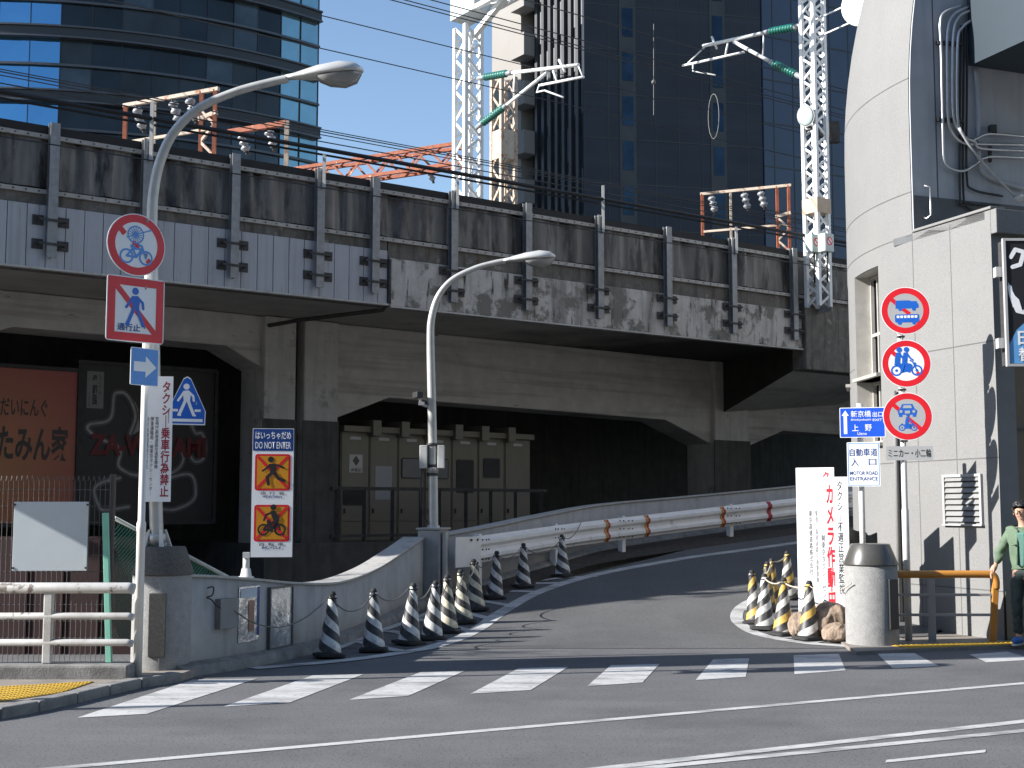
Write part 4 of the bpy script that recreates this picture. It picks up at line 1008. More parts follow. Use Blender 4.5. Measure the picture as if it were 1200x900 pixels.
# right post with three discs
base = gp(1065, 751, .04); RY = base.y
rs = thing('traffic_sign', 'tall white post with three stacked red prohibition discs before the corner building', 'traffic sign', tuple(base))
MB().lathe([(.042, 0), (.042, 1.55), (.034, 1.58), (.034, dp(1061, 345, RY).z-base.z)], n=16).build('pole', WHPOLE, rs)
r = .29; yw = R(-9)
for px, py, kind in ((1061, 364, 0), (1062, 426, 1), (1063.5, 488, 2)):
    o = mount(rs, base, px, py, RY-.06, yw, disc_pts(r), .004, WHITE if kind != 2 else WHITE, 'round_sign'); slash_disc(o, r)
    Flat(.0012).disc(0, 0, r*.74, 48).build('field', GREYPL if kind != 1 else WHITE, o)
    if kind == 0:
        slash(o, (-.17, .15), (-.10, .085), .05); slash(o, (-.03, .02), (.05, -.045), .045); slash(o, (.12, -.11), (.17, -.16), .05)
        f = Flat(.0022); f.rect(-.115, .025, .06, .125); f.poly([(.06, .03), (.155, .03), (.155, .07), (.13, .115), (.06, .115)]); f.disc(-.06, .02, .024); f.disc(.10, .02, .024); f.build('truck_symbol', BLUE, o)
        f = Flat(.0024); f.poly(rrect(-.125, -.145, .16, -.045, .02)); f.disc(-.07, -.15, .024); f.disc(.10, -.15, .024); f.build('bus_symbol', BLUE, o)
        f = Flat(.0040)
        for k in range(6): f.rect(-.105+k*.042, -.09, -.073+k*.042, -.06)
        f.build('bus_windows', WHITE, o)
    elif kind == 1:
        slash(o, (-.17, .15), (-.10, .085), .05); slash(o, (.12, -.11), (.17, -.16), .05)
        f = Flat(.0022); motorcycle(f, .0, -.085, .29, 2); f.build('motorcycle_symbol', BLUE, o)
    else:
        slash(o, (-.17, .15), (-.10, .085), .05); slash(o, (.0, -.02), (.16, -.16), .05)
        f = Flat(.0022); f.poly([(-.105, .02), (.105, .02), (.115, .07), (.085, .095), (.06, .15), (-.06, .15), (-.085, .095), (-.115, .07)]); f.rect(-.10, -.005, -.06, .02); f.rect(.06, -.005, .10, .02); f.build('car_symbol', BLUE, o)
        f = Flat(.004); f.poly([(-.055, .10), (.055, .10), (.042, .135), (-.042, .135)]); f.rect(-.03, .035, .03, .07); f.disc(-.075, .06, .018); f.disc(.075, .06, .018); f.build('car_windows', GREYPL, o)
        f = Flat(.0024); motorcycle(f, .0, -.135, .17, 1); f.build('scooter_symbol', BLUE, o)
    m1 = MB(); m1.box((0, .035, 0), (.12, .06, .04)); m1.build('clamp', ALU, o)
o = mount(rs, base, 1066, 531, RY-.06, yw, rrect(-.275, -.085, .275, .085, .015), .004, GREYPL, 'supplementary_plate')
text('ミニカー・小二輪', -.25, -.05, .25, .05, INK, o, .002, bold=.004)
m1 = MB()
for y in (395, 457, 517): q = dp(1062, y, RY)-base; m1.box((0, -.02, q.z), (.075, .08, .022))
m1.build('bracket', DKST, rs)

# blue direction sign post
base = gp(1013, 752, .04); base = dp(1014, 750, base.y+.45); base.z = .04; BY = base.y
ds = thing('direction_sign', 'blue direction sign with white arrow above a white entrance plate behind the granite-capped gatepost', 'traffic sign', tuple(base))
MB().lathe([(.036, 0), (.036, dp(1012, 473, BY).z-base.z)], n=14).build('pole', WHPOLE, ds)
sc = BY/F
o = mount(ds, base, 1010.5, 495, BY-.09, R(-16), rrect(-.27, -.185, .27, .185, .012), .004, WHITE, 'direction_plate')
f = Flat(.0012); f.poly(rrect(-.262, -.177, .262, .177, .01)); f.build('blue_field', M('direction_blue', (.012, .085, .56), .4, var=.05), o)
f = Flat(.002); f.rect(-.222, -.14, -.182, .09); f.poly([(-.245, .085), (-.159, .085), (-.202, .15)]); f.build('arrow', WHITE, o)
text('新京橋', -.135, .065, .105, .145, WHITE, o, .003, bold=.004); text('出口', .125, .065, .245, .13, WHITE, o, .003, bold=.004)
text('Shinkyobashi', -.135, .015, .105, .048, WHITE, o, .003, bold=.004); text('EXIT', .125, .015, .235, .043, WHITE, o, .003, bold=.004)
text('上', -.125, -.105, -.045, -.025, WHITE, o, .003, bold=.004); text('野', .03, -.105, .11, -.025, WHITE, o, .003, bold=.004); text('Ueno', -.06, -.155, .05, -.12, WHITE, o, .003, bold=.004)
o = mount(ds, base, 1012, 544, BY-.09, R(-16), rrect(-.195, -.27, .195, .27, .012), .004, WHITE, 'entrance_plate')
f = Flat(.0012); f.frame(-.185, -.26, .185, .26, .008); f.build('border', BLUEL, o)
text('自動車道', -.165, .10, .165, .195, BLUED, o, .003, bold=.004); text('入', -.15, -.02, -.06, .075, BLUED, o, .003, bold=.004); text('口', .06, -.01, .15, .065, BLUED, o, .003, bold=.004)
text('MOTOR ROAD', -.165, -.13, .165, -.085, BLUED, o, .003, bold=.004); text('ENTRANCE', -.165, -.20, .165, -.155, BLUED, o, .003, bold=.004)

# two white camera-notice boards with sacks
Yc = 16.7
def bigboard(label, px0, py0, px1, py1, Y, name='notice_board', yaw=0):
    a, c = dp(px0, py1, Y), dp(px1, py0, Y); base = Vector(((a.x+c.x)/2, Y, a.z)); o = thing(name, label, 'notice board', tuple(base), yaw)
    w_, h_ = c.x-a.x, c.z-a.z; b_ = MB().box((0, .012, h_/2), (w_, .024, h_)).build('board', WHITEC, o, bevel=.003)
    m1 = MB()
    for q in (-.3, .3): m1.bar((q*w_, .035, -.1), (q*w_, .035, h_*.9), .025)
    m1.bar((0, .06, h_*.7), (0, .55, .0), .025); m1.build('stand', ALU, o); return o, b_, w_, h_
o, b_, w_, h_ = bigboard('taller white board half hidden behind the white camera notice board', 936, 548, 977, 735, Yc+.22, yaw=R(-26))
text('ク', .10, h_-.17, .18, h_-.05, REDINK, b_, .002, bold=.04)
o, b_, w_, h_ = bigboard('white board with red and black vertical lettering behind the striped cones at the island', 940, 559, 993, 726, Yc, yaw=R(-26))
text('カメラ作動中', .025, .13, .125, h_-.10, REDINK, b_, .002, True, .035)
text('タクシー不適正営業監視', .165, .32, .235, h_-.05, INK, b_, .002, True, .012)
text('㈶東京タクシーセンター', -.04, .08, .005, h_-.72, INKG, b_, .002, True, .006)
text('警視庁高速道路交通警察隊', -.115, .45, -.08, h_-.42, M('light_ink', (.25, .25, .25), .5), b_, .002, True, .01)
text('東京高速道路株式会社', -.195, .55, -.15, h_-.42, INKG, b_, .002, True, .006)
def sack(label, px, py, Y, sx, sy, sz, mat, rz=0, seed=0):
    from mathutils import noise as nz
    m1 = MB(); bmesh.ops.create_icosphere(m1.bm, subdivisions=5, radius=1)
    for v in m1.bm.verts:
        c = v.co.copy(); o_ = Vector((seed*1.7, seed, 0))
        k = 1+.20*nz.noise(c*1.3+o_)-.16*abs(nz.noise(Vector((c.x*2.4, c.y*2.4, c.z*1.1))+o_))-.10*abs(nz.noise(Vector((c.x*6, c.y*6, c.z*2.5))+o_))+.03*nz.noise(c*11+o_)
        h_ = abs(c.z)**.7*(1 if c.z > 0 else -.8)*.5+.42
        fl_ = 1.12-.34*max(0, h_-.45)
        v.co = Vector((c.x*sx*k*fl_, c.y*sy*k*fl_, max(0, h_*sz*(.75+.25*k))))
    for f in m1.bm.faces: f.smooth = True
    p = dp(px, py, Y); o = m1.build('sack', mat); o.location = (p.x, Y, hz(Y)); o.rotation_euler = (0, 0, rz); return tag(o, label, 'sack')
sack('large crumpled tan sack slumped against the foot of the white notice board', 975, 740, 16.28, .24, .17, .50, SANDB, .2, 1)
sack('low crumpled tan sack lying between the last yellow cone and the gatepost', 981, 750, 16.0, .17, .13, .26, SANDB, 0, 5)
sack('small tan sack poking out left of the yellow front cone', 938, 742, 16.3, .13, .12, .36, SANDB, 0, 9)
sack('dark brown sack squeezed beside the base of the granite-capped gatepost', 996, 750, 15.95, .10, .10, .26, SANDD, 0, 13)
# olive sheet-wrapped barrier behind the boards
base = dp(1000, 745, 16.3); m1 = MB(); g = []
for j in range(9):
    z = 1.28*j/8; row = []
    for i in range(13):
        u = i/12; x = -.24+.50*u*(1-.10*j/8)+(.05 if j > 6 else 0); y = .10*math.sin(u*7+j*.5)*.4+.05*math.sin(j*1.3+u*11)*.5; row.append((x, y, z+.04*math.sin(u*6)*(j/8)))
    g.append(row)
va = [[m1.bm.verts.new(p) for p in r_] for r_ in g]
for j in range(8):
    for i in range(12):
        f = m1.bm.faces.new((va[j][i], va[j][i+1], va[j+1][i+1], va[j+1][i])); f.smooth = True
o = m1.build('tarpaulin', TARP); sd = o.modifiers.new('thickness', 'SOLIDIFY'); sd.thickness = .18; o.location = (dp(1003, 600, 17.1).x, 17.1, .03)
tag(o, 'folded olive tarpaulin standing upright between the notice boards and the gatepost', 'tarpaulin')

# ================================================================== CONES
def cone_mesh(mat):
    o = thing('traffic_cone', 'x', 'cone')
    b1 = MB(); b1.lathe([(.142, .035), (.132, .06), (.050, .60), (.044, .66), (.042, .675)], n=32); b1.build('body', mat, o)
    m1 = MB(); m1.prism([(x, y, 0) for x, y in rrect(-.165, -.165, .165, .165, .06)], (0, 0, .035)); m1.lathe([(.156, .0355), (.144, .05)], n=28); m1.build('base', RUBBER, o, bevel=.006)
    m1 = MB(); m1.lathe([(.040, .67), (.040, .695), (.030, .705), (.028, .72)], n=18); m1.lathe([(.056, .640), (.056, .652)], n=20); m1.build('top_ring', RUBBER, o)
    return o
protos = {}
def cone(px, py, mat, label, group, tilt=0, rz=0, sc=1, tz=0):
    if mat.name not in protos: protos[mat.name] = o = cone_mesh(mat)
    else: o = copy_tree(protos[mat.name])
    p = rp(px, py); p = p+Vector((0, .17, 0)); o.location = (p.x, p.y, hz(p.y)+.012); o.rotation_euler = (tilt, tz, rz); o.scale = (sc, sc, sc); o['label'] = label; o['group'] = group; return o
gL, gR = 'cones along the curved wall', 'cones around the traffic island'
ordn = ['first', 'second', 'third', 'fourth', 'fifth', 'sixth', 'seventh', 'eighth', 'ninth', 'tenth']
LC = []
for k, (px, py, m) in enumerate(((383, 773, SPK_BW), (436, 766, SPK_BW), (477.5, 758, SPK_BW), (505, 752, SPK_BW), (524, 743.5, SPK_BC), (542.5, 733, SPK_BC), (557.5, 718, SPK_BC), (579.5, 703.5, SPK_BW), (613, 690.5, SPK_BW), (660, 678, SPK_BW))):
    what = 'cream and black striped cone' if m is SPK_BC else 'white and black striped cone'
    LC.append(cone(px, py, m, f'{ordn[k]} cone from the crosswalk end of the wall row, {what}', gL, R(random.uniform(-3.5, 3.5)), random.uniform(0, .9), random.uniform(.965, 1.0), R(random.uniform(-3.5, 3.5))))
RC = [cone(951.5, 753, SPK_BY, 'yellow and black cone nearest the sacks at the front of the island', gR, 0, .4, .98, R(2)),
      cone(921.5, 747.5, SPK_BY, 'middle front cone of the island with yellow and white bands over black', gR, R(1), 2.0, .98, R(-1)),
      cone(899, 741, SPK_WR, 'white and black cone at the left front of the island', gR, 0, 1.1, .98, R(3)),
      cone(889, 733, SPK_BY, 'leftmost yellow-white striped cone of the island, half hidden behind the white cone', gR, 0, 2.7, .96, R(4)),
      cone(901, 719, SPK_YY, 'dusty yellow cone behind the leftmost island cone, left of the rear pair', gR, R(-2), .2, .96, R(3)),
      cone(908, 714, SPK_YY, 'yellow cone second from the back of the island, its cap roped', gR, 0, 1.4, .96, 0),
      cone(927, 704, SPK_BY, 'rearmost island cone with white and yellow bands beside the notice board', gR, 0, .9, .98, R(-2))]
def top_of(o): return Vector(o.location)+Vector((0, 0, .655))
def sagline(a, c, sag, n=10): return [a.lerp(c, k/n)-Vector((0, 0, sag*4*(k/n)*(1-k/n))) for k in range(n+1)]
def chain(a, c, sag, mat, label, r=.008, name='chain', grp=None):
    o = MB().tube(sagline(a, c, sag), r, 6).build(name, mat); tag(o, label, 'rope' if name == 'rope' else 'chain', grp); return o
ci = min(range(len(CWP)), key=lambda k: abs(600+F*CWP[k].x/CWP[k].y-262)); hook = CWP[ci]+Vector((.04, -.02, -.25))
chain(hook, top_of(LC[0]), .30, CHAINM, 'thin chain sagging from the wall box to the first cone', grp='chains between the wall cones')
for k in range(9):
    chain(top_of(LC[k])+Vector((0, 0, .0)), top_of(LC[k+1]), random.uniform(.12, .2), CHAINM, f'thin chain sagging between the {ordn[k]} and {ordn[k+1]} cones of the wall row', grp='chains between the wall cones')
chain(top_of(LC[9]), GP[20]+GN[20][0]*.06, .12, CHAINM, 'thin chain from the last wall cone up to the guardrail', grp='chains between the wall cones')
for a, c, lb in ((6, 5, 'pale rope between the rearmost island cone and the roped yellow cone'), (5, 2, 'pale rope hanging down to the white island cone'), (2, 1, 'pale rope between the white island cone and the middle front cone'), (1, 0, 'pale rope between the two front yellow island cones')):
    chain(top_of(RC[a]), top_of(RC[c]), .05, ROPE, lb, .010, 'rope', 'ropes between the island cones')
chain(top_of(RC[0]), Vector((gp_r.x-.28, gp_r.y+.1, .75)), .10, ROPE, 'pale rope from the yellow front cone to the gatepost', .006, 'rope', 'ropes between the island cones')

# ================================================================== THINGS ON THE CURVED WALL
def on_wall(px):
    i = min(range(len(CWP)), key=lambda k: abs(600+F*CWP[k].x/CWP[k].y-px)); d = (CWP[min(i+1, len(CWP)-1)]-CWP[max(i-1, 0)]); d.z = 0; d.normalize(); return CWP[i], d
def wall_item(name, label, cat, px0, px1, py0, py1, th, mat, frame=None):
    p, d = on_wall((px0+px1)/2); Y = p.y; a, c = dp(px0, py1, Y), dp(px1, py0, Y)
    wd = (px1-px0)*Y/F/max(.35, abs(d.x*1.0-d.y*((px0+px1)/2-600)/F)); h_ = c.z-a.z; n = Vector((d.y, -d.x, 0))
    base = Vector((p.x, p.y, a.z))+n*.002; o = thing(name, label, cat, tuple(base), math.atan2(d.y, d.x)); wd = min(wd, .62)
    MB().box((0, -th/2, h_/2), (wd, th, h_)).build('panel', mat, o, bevel=.003)
    if frame:
        m1 = MB()
        for x in (-wd/2, wd/2): m1.box((x, -th/2-.006, h_/2), (.022, th+.018, h_+.022))
        for z in (0, h_): m1.box((0, -th/2-.006, z), (wd-.024, th+.016, .022))
        m1.build('frame', frame, o)
    return o, wd, h_
wall_item('junction_box', 'plain grey metal box on the curved wall left of the plastic poster cases', 'box', 258, 279, 701, 736, .07, BOXG)
o, wd, h_ = wall_item('poster', 'crinkled clear poster sleeve with a brown figure panel beside the grey wall box', 'poster', 281, 305, 687, 752, .006, PLASTIC)
f = Flat(.012); f.rect(-wd*.05, h_*.18, wd*.22, h_*.74); f.build('brown_panel', M('poster_brown', (.25, .14, .10), .4), o)
f = Flat(.012); f.rect(-wd*.44, h_*.80, wd*.34, h_*.97); f.build('pale_panel', M('poster_pale_blue', (.35, .42, .50), .4), o)
f = Flat(.013); f.rect(wd*.38, h_*.1, wd*.47, h_*.98); f.build('dark_edge', BLUED, o)
wall_item('poster_case', 'framed poster case covered in crinkled clear plastic nearest the cones', 'poster case', 318, 344, 688, 758, .02, PLASTIC, PLASTF)
p, d = on_wall(250); Y = p.y-.03
m1 = MB(); m1.tube(smooth_path([dp(x, y, Y) for x, y in ((243, 689), (250, 688), (249, 697), (243, 700), (248, 703), (253, 709), (259, 713))], 5), .008, 6)
tag(m1.build('bent_wire', DKST), 'bent dark wire hooked on the curved wall above the grey box', 'wire')

# ================================================================== LEFT RAILING, FENCES, HOARDING, SHOP BOARDS
RYL = 12.25
b = wthing('railing', 'chipped white pipe railing on a concrete plinth at the left pavement', 'railing', (-4.2, RYL, .2))
xa, xb = -7.2, dp(157, 700, RYL).x
MB().box(((xa+xb)/2, RYL, .10), (xb-xa, .26, .2)).build('plinth', KERB, b, bevel=.02)
for py, r_, nm in ((689, .05, 'top_rail'), (722, .032, 'middle_rail'), (753, .032, 'bottom_rail')):
    z = dp(60, py, RYL).z; MB().tube([(xa, RYL, z), (xb-.05, RYL, z), (xb, RYL, z-.01)], r_, 14).build(nm, WHRAIL, b)
for px in (57, -150):
    x = dp(px, 720, RYL).x; MB().box((x, RYL, (.2+dp(px, 692, RYL).z)/2), (.085, .06, dp(px, 692, RYL).z-.2)).build('post', WHRAIL, b, bevel=.012)
FY = 13.5
fx1 = dp(129, 650, FY).x; ft = dp(60, 558, FY).z
b = wthing('mesh_fence', 'dark wire mesh fence with looped top behind the white railing', 'fence', (-5, FY, .1))
m1 = MB(); x = -8.4
while x < fx1:
    m1.tube([(x, FY, .05), (x, FY, ft-.05), (x, FY-.05, ft), (x, FY-.075, ft-.05)], .0032, 4, False); x += .052
z = .15
while z < ft:
    m1.tube([(-8.4, FY+.005, z), (fx1, FY+.005, z)], .0036, 4, False); z += .165
m1.build('wire_panel', FWIRE, b)
for x in (fx1, -6.9): MB().tube([(x, FY+.03, 0), (x, FY+.03, ft+.02)], .03, 10).build('post', FPOST, b)
m1 = MB(); m1.bar(dp(128, 779, FY-.1), dp(123.5, 601, FY-.1), .055); tag(m1.build('fence_post', GREENP, bevel=.004), 'mint green steel post leaning at the end of the mesh fence', 'post')
a, c = dp(15, 669, FY-.1), dp(103.5, 588, FY-.1)
b = thing('blank_board', 'blank white reflective board wired to the mesh fence', 'board', (((a.x+c.x)/2), FY-.1, a.z), R(3))
MB().box((0, 0, (c.z-a.z)/2), (c.x-a.x, .02, c.z-a.z)).build('panel', M('blank_white', (.55, .60, .62), .2, var=.03, spec=.6), b, bevel=.003)
m1 = MB()
for x in (-.36, .36):
    for z in (.03, c.z-a.z-.03): m1.box((x, -.012, z), (.02, .008, .02))
m1.build('bolts', DKST, b)
# green chain link behind the gatepost
p0, p1 = dp(134, 607, 13.75), dp(268, 677, 14.75)
b = wthing('chain_link_fence', 'green chain-link fence with sloping top rail behind the left gatepost', 'fence', (p0.x, p0.y, .3))
MB().tube([p0, p1, p1-Vector((-.12, -.1, .01))], .022, 8).build('top_rail', M('fence_rail_grey', (.35, .38, .36), .5), b)
m1 = MB(); e = p1-p0; h0 = 1.2
n = 46
for k in range(-22, n):
    for sgn in (1, -1):
        pts = []
        for q in range(25):
            v = q/24*h0; u = (k+.5)/n + sgn*v/1.6*.75
            if 0 <= u <= 1: pts.append(p0+e*u-Vector((0, 0, v+.02)))
        if len(pts) > 2: m1.tube([pts[0], pts[-1]], .0045, 4, False)
for k in range(n, n+22):
    pts = []
    for q in range(25):
        v = q/24*h0; u = (k+.5)/n - v/1.6*.75
        if 0 <= u <= 1: pts.append(p0+e*u-Vector((0, 0, v+.02)))
    if len(pts) > 2: m1.tube([pts[0], pts[-1]], .0045, 4, False)
m1.build('diamond_mesh', GREENM, b)
MB().tube([p1+Vector((0, 0, .02)), p1-Vector((0, 0, .5))], .03, 8).build('post', FPOST, b)
b = wthing('hoarding', 'dark red sheet hoarding standing behind the mesh fence', 'hoarding', (-6, 14.9, 0))
m1 = MB(); x = -11
while x < -4.3: m1.box((x+.1, 14.9+(.015 if int(x*5) % 2 else 0), .65), (.196, .03, 1.3)); x += .2
m1.build('sheets', HOARD, b)
# restaurant boards under the left span
SO = 1.2
SRZ = math.atan2(BD.y, BD.x)
def sboard(name, label, px0, px1, py0, py1, mat):
    a, c = pl(px0, py1, B0+BM*SO, BM), pl(px1, py0, B0+BM*SO, BM); base = Vector(((a.x+c.x)/2, (a.y+c.y)/2, min(a.z, c.z))); o = thing(name, label, 'signboard', tuple(base), SRZ)
    wd = (Vector((c.x, c.y, 0))-Vector((a.x, a.y, 0))).length; h_ = abs(a.z-c.z)
    q = lambda px, py: ((pl(px, py, B0+BM*SO, BM)-base).dot(BD), pl(px, py, B0+BM*SO, BM).z-base.z)
    p_ = MB().box((0, .06, h_/2), (wd, .12, h_)).build('panel', mat, o)
    m1 = MB()
    for z in (0, h_): m1.box((0, .05, z), (wd+.08, .18, .07))
    for x in (-wd/2, wd/2): m1.box((x, .05, h_/2), (.07, .17, h_-.08))
    m1.build('frame', DKST, o); return o, p_, q
o, p_, q = sboard('restaurant_signboard', 'orange and crimson restaurant signboard with brown brush lettering under the left span', -60, 90, 615, 424, SIGNOR)
a, c = q(0, 487), q(56, 468); text('だいにんぐ', a[0], a[1], c[0], c[1], SIGNINK, p_, .004, bold=.02)
a, c = q(-56, 487), q(-3, 468); text('居食屋和', a[0], a[1], c[0], c[1], SIGNINK, p_, .004, bold=.02)
a, c = q(-4, 540), q(81, 500); text('たみん家', a[0], a[1], c[0], c[1], SIGNINK, p_, .004, bold=.03)
o, p_, q = sboard('restaurant_signboard', 'black restaurant signboard with glowing white outline and dark red letters under the left span', 94, 250, 612, 424, SIGNBK)
def outline(pts, wd=.05):
    P = [q(300/900*0+x, y) for x, y in pts]; P3 = [Vector((x, 0, z)) for x, z in P]; S = [(v.x, v.z) for v in smooth_path(P3, 5)]
    Flat(.003).path(S, wd*2.6).build('halo', GLOWD, p_); Flat(.016).path(S, wd).build('outline', GLOW, p_)
outline([(107, 508), (102, 502), (106, 497), (124, 494), (131, 485), (133, 464), (139, 460), (147, 462), (155, 475), (158, 490), (152, 508)])
outline([(118, 515), (135, 522), (141, 530), (138, 545), (147, 553), (160, 557), (190, 556), (205, 552), (214, 540), (212, 524)])
outline([(224, 465), (223, 490), (228, 507), (236, 508), (240, 520), (238, 537), (228, 541), (221, 532)])
outline([(140, 560), (118, 566), (110, 575), (115, 592), (122, 598), (150, 594)])
outline([(190, 562), (222, 556), (229, 575), (224, 588), (205, 597), (190, 597)])
f = Flat(.004); f.poly([q(x, y) for x, y in ((152, 500), (158, 470), (162, 480), (163, 505), (155, 510))]); f.build('grey_patch', GLOW, p_)
a, c = q(104, 533), q(241, 513); text('ZA-WATAMI', a[0], a[1], c[0], c[1], DARKRED, p_, .0275, bold=.05)
a, c = q(101, 478), q(122, 436); f = Flat(.004); f.rect(a[0], a[1], c[0], c[1]); f.build('name_plate', M('plate_pale', (.22, .21, .20), .6), p_)
text('坐和民', a[0]+.10, a[1]+.06, c[0]-.12, c[1]-.06, INK, p_, .008, True, .05)
text('わたみ', c[0]-.09, a[1]+.25, c[0]-.05, c[1]-.05, INK, p_, .008, True, .0); text('ござる', a[0]+.03, a[1]+.04, a[0]+.07, a[1]+.3, INK, p_, .008, True, .0)

# ================================================================== CABINETS UNDER THE VIADUCT
KD = Vector((.75, .66, 0)).normalized(); KN = Vector((KD.y, -KD.x, 0)); K0 = Vector((-3.62, 27.85, 0)); KZ = .95
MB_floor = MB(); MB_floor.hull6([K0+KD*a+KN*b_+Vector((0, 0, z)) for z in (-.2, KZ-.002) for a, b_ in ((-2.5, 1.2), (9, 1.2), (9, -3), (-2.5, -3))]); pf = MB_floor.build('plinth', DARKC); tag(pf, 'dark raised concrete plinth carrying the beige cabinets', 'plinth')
edges = [pl(x, 540, K0, KN) for x in (398.5, 432, 465.5, 497, 528.5, 559.5, 590.5, 621)]
es = [(p-K0).dot(KD) for p in edges]; KRZ = math.atan2(KD.y, KD.x)
ctop = [pl(x, 506, K0, KN).z for x in (400,)][0]
desc = ['leftmost beige cabinet with a low window and warning plate', 'beige cabinet with a white paper sheet on its door', 'beige cabinet with a wide pale window left of the lamp post', 'beige cabinet half hidden behind the lamp post', 'beige cabinet with a tall dark window right of the lamp post', 'beige cabinet with a small square dark window', 'rightmost beige cabinet, windowless, at the end of the row']
for k in range(7):
    wd = es[k+1]-es[k]-.012; hgt = ctop-KZ; xm_ = (es[k]+es[k+1])/2; base = K0+KD*xm_+Vector((0, 0, KZ))
    o = thing('cabinet', desc[k], 'cabinet', tuple(base), KRZ, 'electrical cabinets under the viaduct')
    MB().box((0, .4, hgt/2), (wd, .8, hgt)).build('body', CABIN, o)
    MB().box((0, -.012, 1.35), (wd-.05, .02, 1.9)).build('door', CABIN, o, bevel=.004); MB().box((0, -.010, .2), (wd-.05, .016, .34)).build('kick_panel', CABIN, o)
    MB().box((0, .36, hgt+.07), (wd+.06 if k == 6 else wd+.008, 1.0, .13)).build('roof', CABIN, o, bevel=.01)
    if k: MB().box((-wd/2+.06, .30, hgt+.10), (.22, 1.05, .34)).build('roof_block', CABIN, o, bevel=.01)
    MB().box((0, -.026, 2.16), (.28, .008, .06)).build('name_plate', CABW, o)
    MB().box((-wd/2+.10, -.035, .62), (.035, .03, .10)).build('handle', CABD, o, bevel=.005)
    wn = {0: (-.02, .92, .50, .30), 2: (.0, 1.55, .50, .40), 3: (.0, 1.55, .5, .4), 4: (.0, 1.40, .44, .70), 5: (0, 1.6, .44, .40)}.get(k)
    if wn:
        x, z, a, h_ = wn; fr = MB().prism([(xx, -.024, zz) for xx, zz in rrect(x-a/2-.03, z-h_/2-.03, x+a/2+.03, z+h_/2+.03, .05)], (0, -.018, 0)).build('window_frame', CABD, o)
        MB().box((x, -.044, z), (a, .006, h_)).build('window_pane', CABG if k not in (2, 3) else BOXG, fr)
    if k == 0:
        p_ = MB().box((0.02, -.026, 1.62), (.34, .006, .38)).build('warning_plate', CABW, o); f = Flat(.031); f.poly([(.02, 1.79), (.11, 1.68), (.02, 1.57), (-.07, 1.68)]); f.build('diamond', INKG, p_); text('高電圧', -.11, 1.45, .15, 1.52, INKG, p_, .0315)
    if k == 1: MB().box((0, -.026, 1.22), (.44, .006, .72)).build('paper_sheet', M('paper', (.36, .37, .39), .7, var=.03), o)
b = wthing('railing', 'black steel railing on the plinth in front of the beige cabinets', 'railing', tuple(K0+KN*1.0+Vector((0, 0, KZ))))
RO = K0+KN*1.0
rz_ = lambda px, py: pl(px, py, RO, KN)
ra, rb = rz_(388, 572), rz_(640, 578); m1 = MB(); m1.bar(ra, Vector((rb.x, rb.y, ra.z)), .07); m1.build('top_rail', DKST, b)
m1 = MB(); m1.bar(Vector((ra.x, ra.y, KZ+.12)), Vector((rb.x, rb.y, KZ+.12)), .06); m1.build('bottom_rail', DKST, b)
for px in (395, 427, 460, 493, 515, 546, 575, 604, 634):
    p = rz_(px, 575); m1 = MB(); m1.bar((p.x, p.y, KZ-.1), (p.x, p.y, ra.z), .075); m1.build('post', DKST, b)

# ================================================================== RIGHT RAILING
RR = 15.9
b = wthing('railing', 'low railing with orange top rail and grey bars before the corner building', 'railing', (5.3, RR, .04))
q = lambda px, py: dp(px, py, RR)
m1 = MB(); m1.tube(smooth_path([q(1046, 673), q(1100, 673), (q(1155, 673)), q(1164, 674.5), q(1167, 681), q(1167, 690)], 6), .045, 12); m1.build('top_rail', ORAIL, b)
MB().bar(q(1166.5, 683), Vector((q(1163, 748).x, RR, .03)), .075, .06, Vector((0, 1, 0))).build('end_post', ORAIL, b, bevel=.01)
for py, nm in ((697, 'middle_rail'), (720.5, 'bottom_rail')): MB().bar(q(1046, py), q(1163, py), .045, .03).build(nm, GRAIL, b)
MB().box((q(1091.5, 700).x, RR+.01, .42), (.085, .05, .80)).build('post', GRAIL, b, bevel=.008)
# blade sign by the entrance
YS = 15.45
a, c = dp(1181, 428, YS), dp(1252, 281, YS)
b = thing('blade_sign', 'black and blue hanging shop sign with white shapes at the right entrance', 'shop sign', ((a.x+c.x)/2, YS, a.z))
wd, h_ = c.x-a.x, c.z-a.z
MB().box((0, .1, h_/2), (wd, .18, h_)).build('case', DKST, b, bevel=.01)
m1 = MB()
for x in (-wd/2, wd/2): m1.box((x, 0, h_/2), (.03, .05, h_+.03))
for z in (0, h_): m1.box((0, 0, z), (wd-.031, .05, .03))
m1.build('frame', GREYPL, b)
f = Flat(.012); f.rect(-wd/2+.015, .015, wd/2-.015, h_-.015); f.build('black_face', INK, b)
f = Flat(.013); f.poly([(-wd/2+.02, .02), (wd/2-.02, .02), (wd/2-.02, h_*.34), (wd*.2, h_*.40), (-wd*.15, h_*.37), (-wd*.35, h_*.28), (-wd/2+.02, h_*.16)]); bf = f.build('blue_face', M('shop_blue', (.12, .33, .62), .4), b)
f = Flat(.014); f.path([(-wd/2+.05, h_*.62), (-wd*.40, h_*.52), (-wd*.33, h_*.43), (-wd*.15, h_*.41)], .05); f.path([(-wd*.40, h_*.86), (-wd*.33, h_*.92), (-wd*.2, h_*.90), (-wd*.26, h_*.80), (-wd*.38, h_*.78)], .05); f.poly([(-wd*.46, h_*.66), (-wd*.40, h_*.46), (-wd*.25, h_*.42), (-wd*.30, h_*.52), (-wd*.36, h_*.55)]); f.build('white_shapes', WHITE, b)
text('日', -wd*.34, h_*.16, -wd*.12, h_*.27, WHITE, b, .017, bold=.02); text('替', -wd*.34, h_*.03, -wd*.12, h_*.14, WHITE, b, .017, bold=.02)
m1 = MB()
for z in (h_*.18, h_*.75): m1.box((-wd/2-.045, .1, z), (.07, .10, .12))
m1.build('bracket', GREYPL, b)

